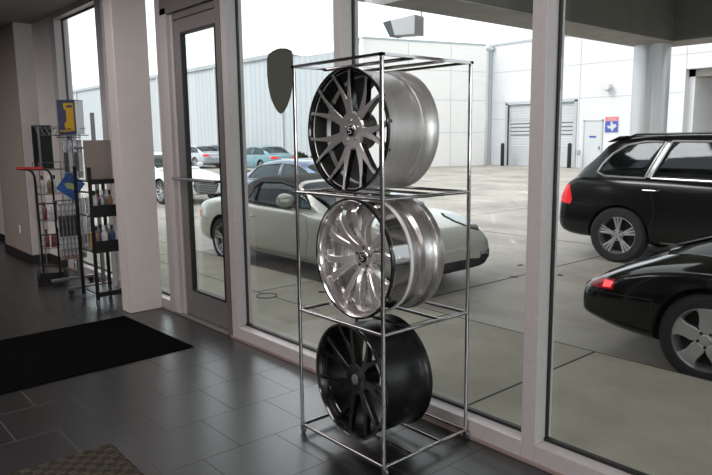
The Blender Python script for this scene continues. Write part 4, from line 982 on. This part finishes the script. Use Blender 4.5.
def far_car(loc, rz, paint, label, Lx=4.85, W_=1.86, hood=.86, H_=1.42, grille=False, **kw):
    b, g, wn = sedan_body(Lx, W_, hood, .98, H_)
    pa = [('tail_light', M['tailred'], [(-W_ * .44, .74), (-W_ * .22, .74), (-W_ * .24, .86), (-W_ * .43, .88)], 'rear', .006), ('tail_light', M['tailred'], [(W_ * .44, .74), (W_ * .22, .74), (W_ * .24, .86), (W_ * .43, .88)], 'rear', .006),
          ('plate', M['plate'], [(-.26, .62), (.26, .62), (.26, .76), (-.26, .76)], 'rear', .006),
          ('head_light', M['headlamp'], [(-W_ * .40, .60), (-W_ * .24, .56), (-W_ * .24, .63), (-W_ * .38, .70)], 'front', .006), ('head_light', M['headlamp'], [(W_ * .40, .60), (W_ * .24, .56), (W_ * .24, .63), (W_ * .38, .70)], 'front', .006)]
    ex = []
    if grille:
        pa.append(('grille', M['grille'], [(-.40, .52), (-.30, .28), (.30, .28), (.40, .52), (.34, .64), (-.34, .64)], 'front', .006))
        def bars(root, bv, hit):
            t = MB()
            for k_ in range(7):
                z = .31 + .048 * k_; pts = []
                for q in range(9):
                    yy = (-.34 + .085 * q) * (.85 + .15 * (z - .28) / .3); h = bv.ray_cast(Vector((9, yy, z)), Vector((-1, 0, 0)))
                    if h[0]: pts.append(h[0] + Vector((.012, 0, 0)))
                t.tube(pts, .007, 5)
            t.build('grille_bars', M['trimchrome'], root)
        ex.append(bars)
        pa += [('air_intake', M['darkwell'], [(-.86, .30), (-.58, .28), (-.56, .38), (-.84, .42)], 'front', .005), ('air_intake', M['darkwell'], [(.86, .30), (.58, .28), (.56, .38), (.84, .42)], 'front', .005)]
    return make_car(dict(loc=loc, rz=rz, label=label, group='parked cars', paint=paint, R=.34, rim=.25, axles=(.98, Lx - .92), wstyle=('fan', .23, 10), body=b, green=g, windows=wn, windshield=(2.7, 3.4), rearglass=(.5, 1.2), trim=(M['trimchrome'], .008), glass=M['glassclear'], patches=pa, mirror=(3.0, 1.0), lines=[[(2.0, .9), (2.0, .3)], [(3.1, .88), (3.15, .5), (3.05, .3)]], handles=[(1.5, .82), (2.5, .81)], seats=[(1.5, -.36, 1.02), (1.5, .36, 1.02), (2.4, -.36, 1.02), (2.4, .36, 1.02)], extra=ex, **kw))
AUDIL = (-17.4 - 4.0, 7.75 + .90, LOT)
far_car(AUDIL, 2, whitep, 'white sedan with large barred grille seen through the glass door', 4.92, 1.9, .84, 1.42, True)
# dark blue coupe behind the convertible
far_car((-12.7, 8.05, LOT), 1, bluep, 'dark blue coupe just behind the silver convertible', 4.5, 1.82, .84, 1.38)
far_car((-28.1, 19.6, LOT), 178, tealp, 'teal sedan near the warehouse seen above the convertible roof', 4.7, 1.8, .86, 1.42)
far_car((-36.4, 20.2, LOT), 181, greyp, 'pale silver sedan showing a red tail lamp near the warehouse', 4.7, 1.8, .86, 1.42)
far_car((-38.6, 23.0, LOT), 180, mat('dark grey car paint', (.10, .11, .12), .25, .3, coat=.5), 'dark grey sedan partly hidden behind the pale silver one', 4.6, 1.8, .86, 1.42)

# ------------------------------------------------------------------ light
wd = bpy.data.worlds.new('sky'); S.world = wd; wd.use_nodes = True; nt = wd.node_tree; bg = nt.nodes['Background']
tc = nt.nodes.new('ShaderNodeTexCoord'); sp = nt.nodes.new('ShaderNodeSeparateXYZ'); L(nt, tc.outputs['Generated'], sp.inputs[0])
rp = nt.nodes.new('ShaderNodeValToRGB'); rp.color_ramp.elements[0].position = .0; rp.color_ramp.elements[0].color = (.82, .90, .95, 1); rp.color_ramp.elements[1].position = .6; rp.color_ramp.elements[1].color = (.95, .98, 1, 1)
L(nt, sp.outputs['Z'], rp.inputs[0]); L(nt, rp.outputs[0], bg.inputs[0]); bg.inputs[1].default_value = 1.15
sl = bpy.data.lights.new('sun', 'SUN'); sl.energy = 1.6; sl.angle = math.radians(25); sl.color = (1, .97, .93)
so = bpy.data.objects.new('sun', sl); COL.objects.link(so); so.rotation_euler = (math.radians(48), 0, math.radians(-25))
for i, (x, yy, e) in enumerate(((-2.2, .3, 40), (-5.6, 1.0, 18), (-9.5, -1.2, 90), (2.5, -2.5, 55), (-.6, -4.4, 70))):  # unseen room lamps; far-left one added to brighten the left wall
    al = bpy.data.lights.new('interior_light', 'AREA'); al.energy = e; al.size = 1.6; al.color = (1, .93, .91)
    ao = bpy.data.objects.new('interior_light', al); COL.objects.link(ao); ao.location = (x, yy, CZ - .03)
al = bpy.data.lights.new('side_fill', 'AREA'); al.energy = 70; al.size = 1.5; al.color = (.95, 1, .97)  # added fill lamp, brightens the mullion sides and wheel barrels
ao = bpy.data.objects.new('side_fill', al); COL.objects.link(ao); ao.location = (4.8, .8, 2.0); ao.rotation_euler = (PI / 2 - .1, 0, PI / 2 - .15)
S.view_settings.view_transform = 'Standard'; S.view_settings.look = 'None'; S.view_settings.exposure = 0.75
try: S.cycles.use_denoising = True
except Exception: pass
S.cycles.max_bounces = 10; S.cycles.transparent_max_bounces = 16
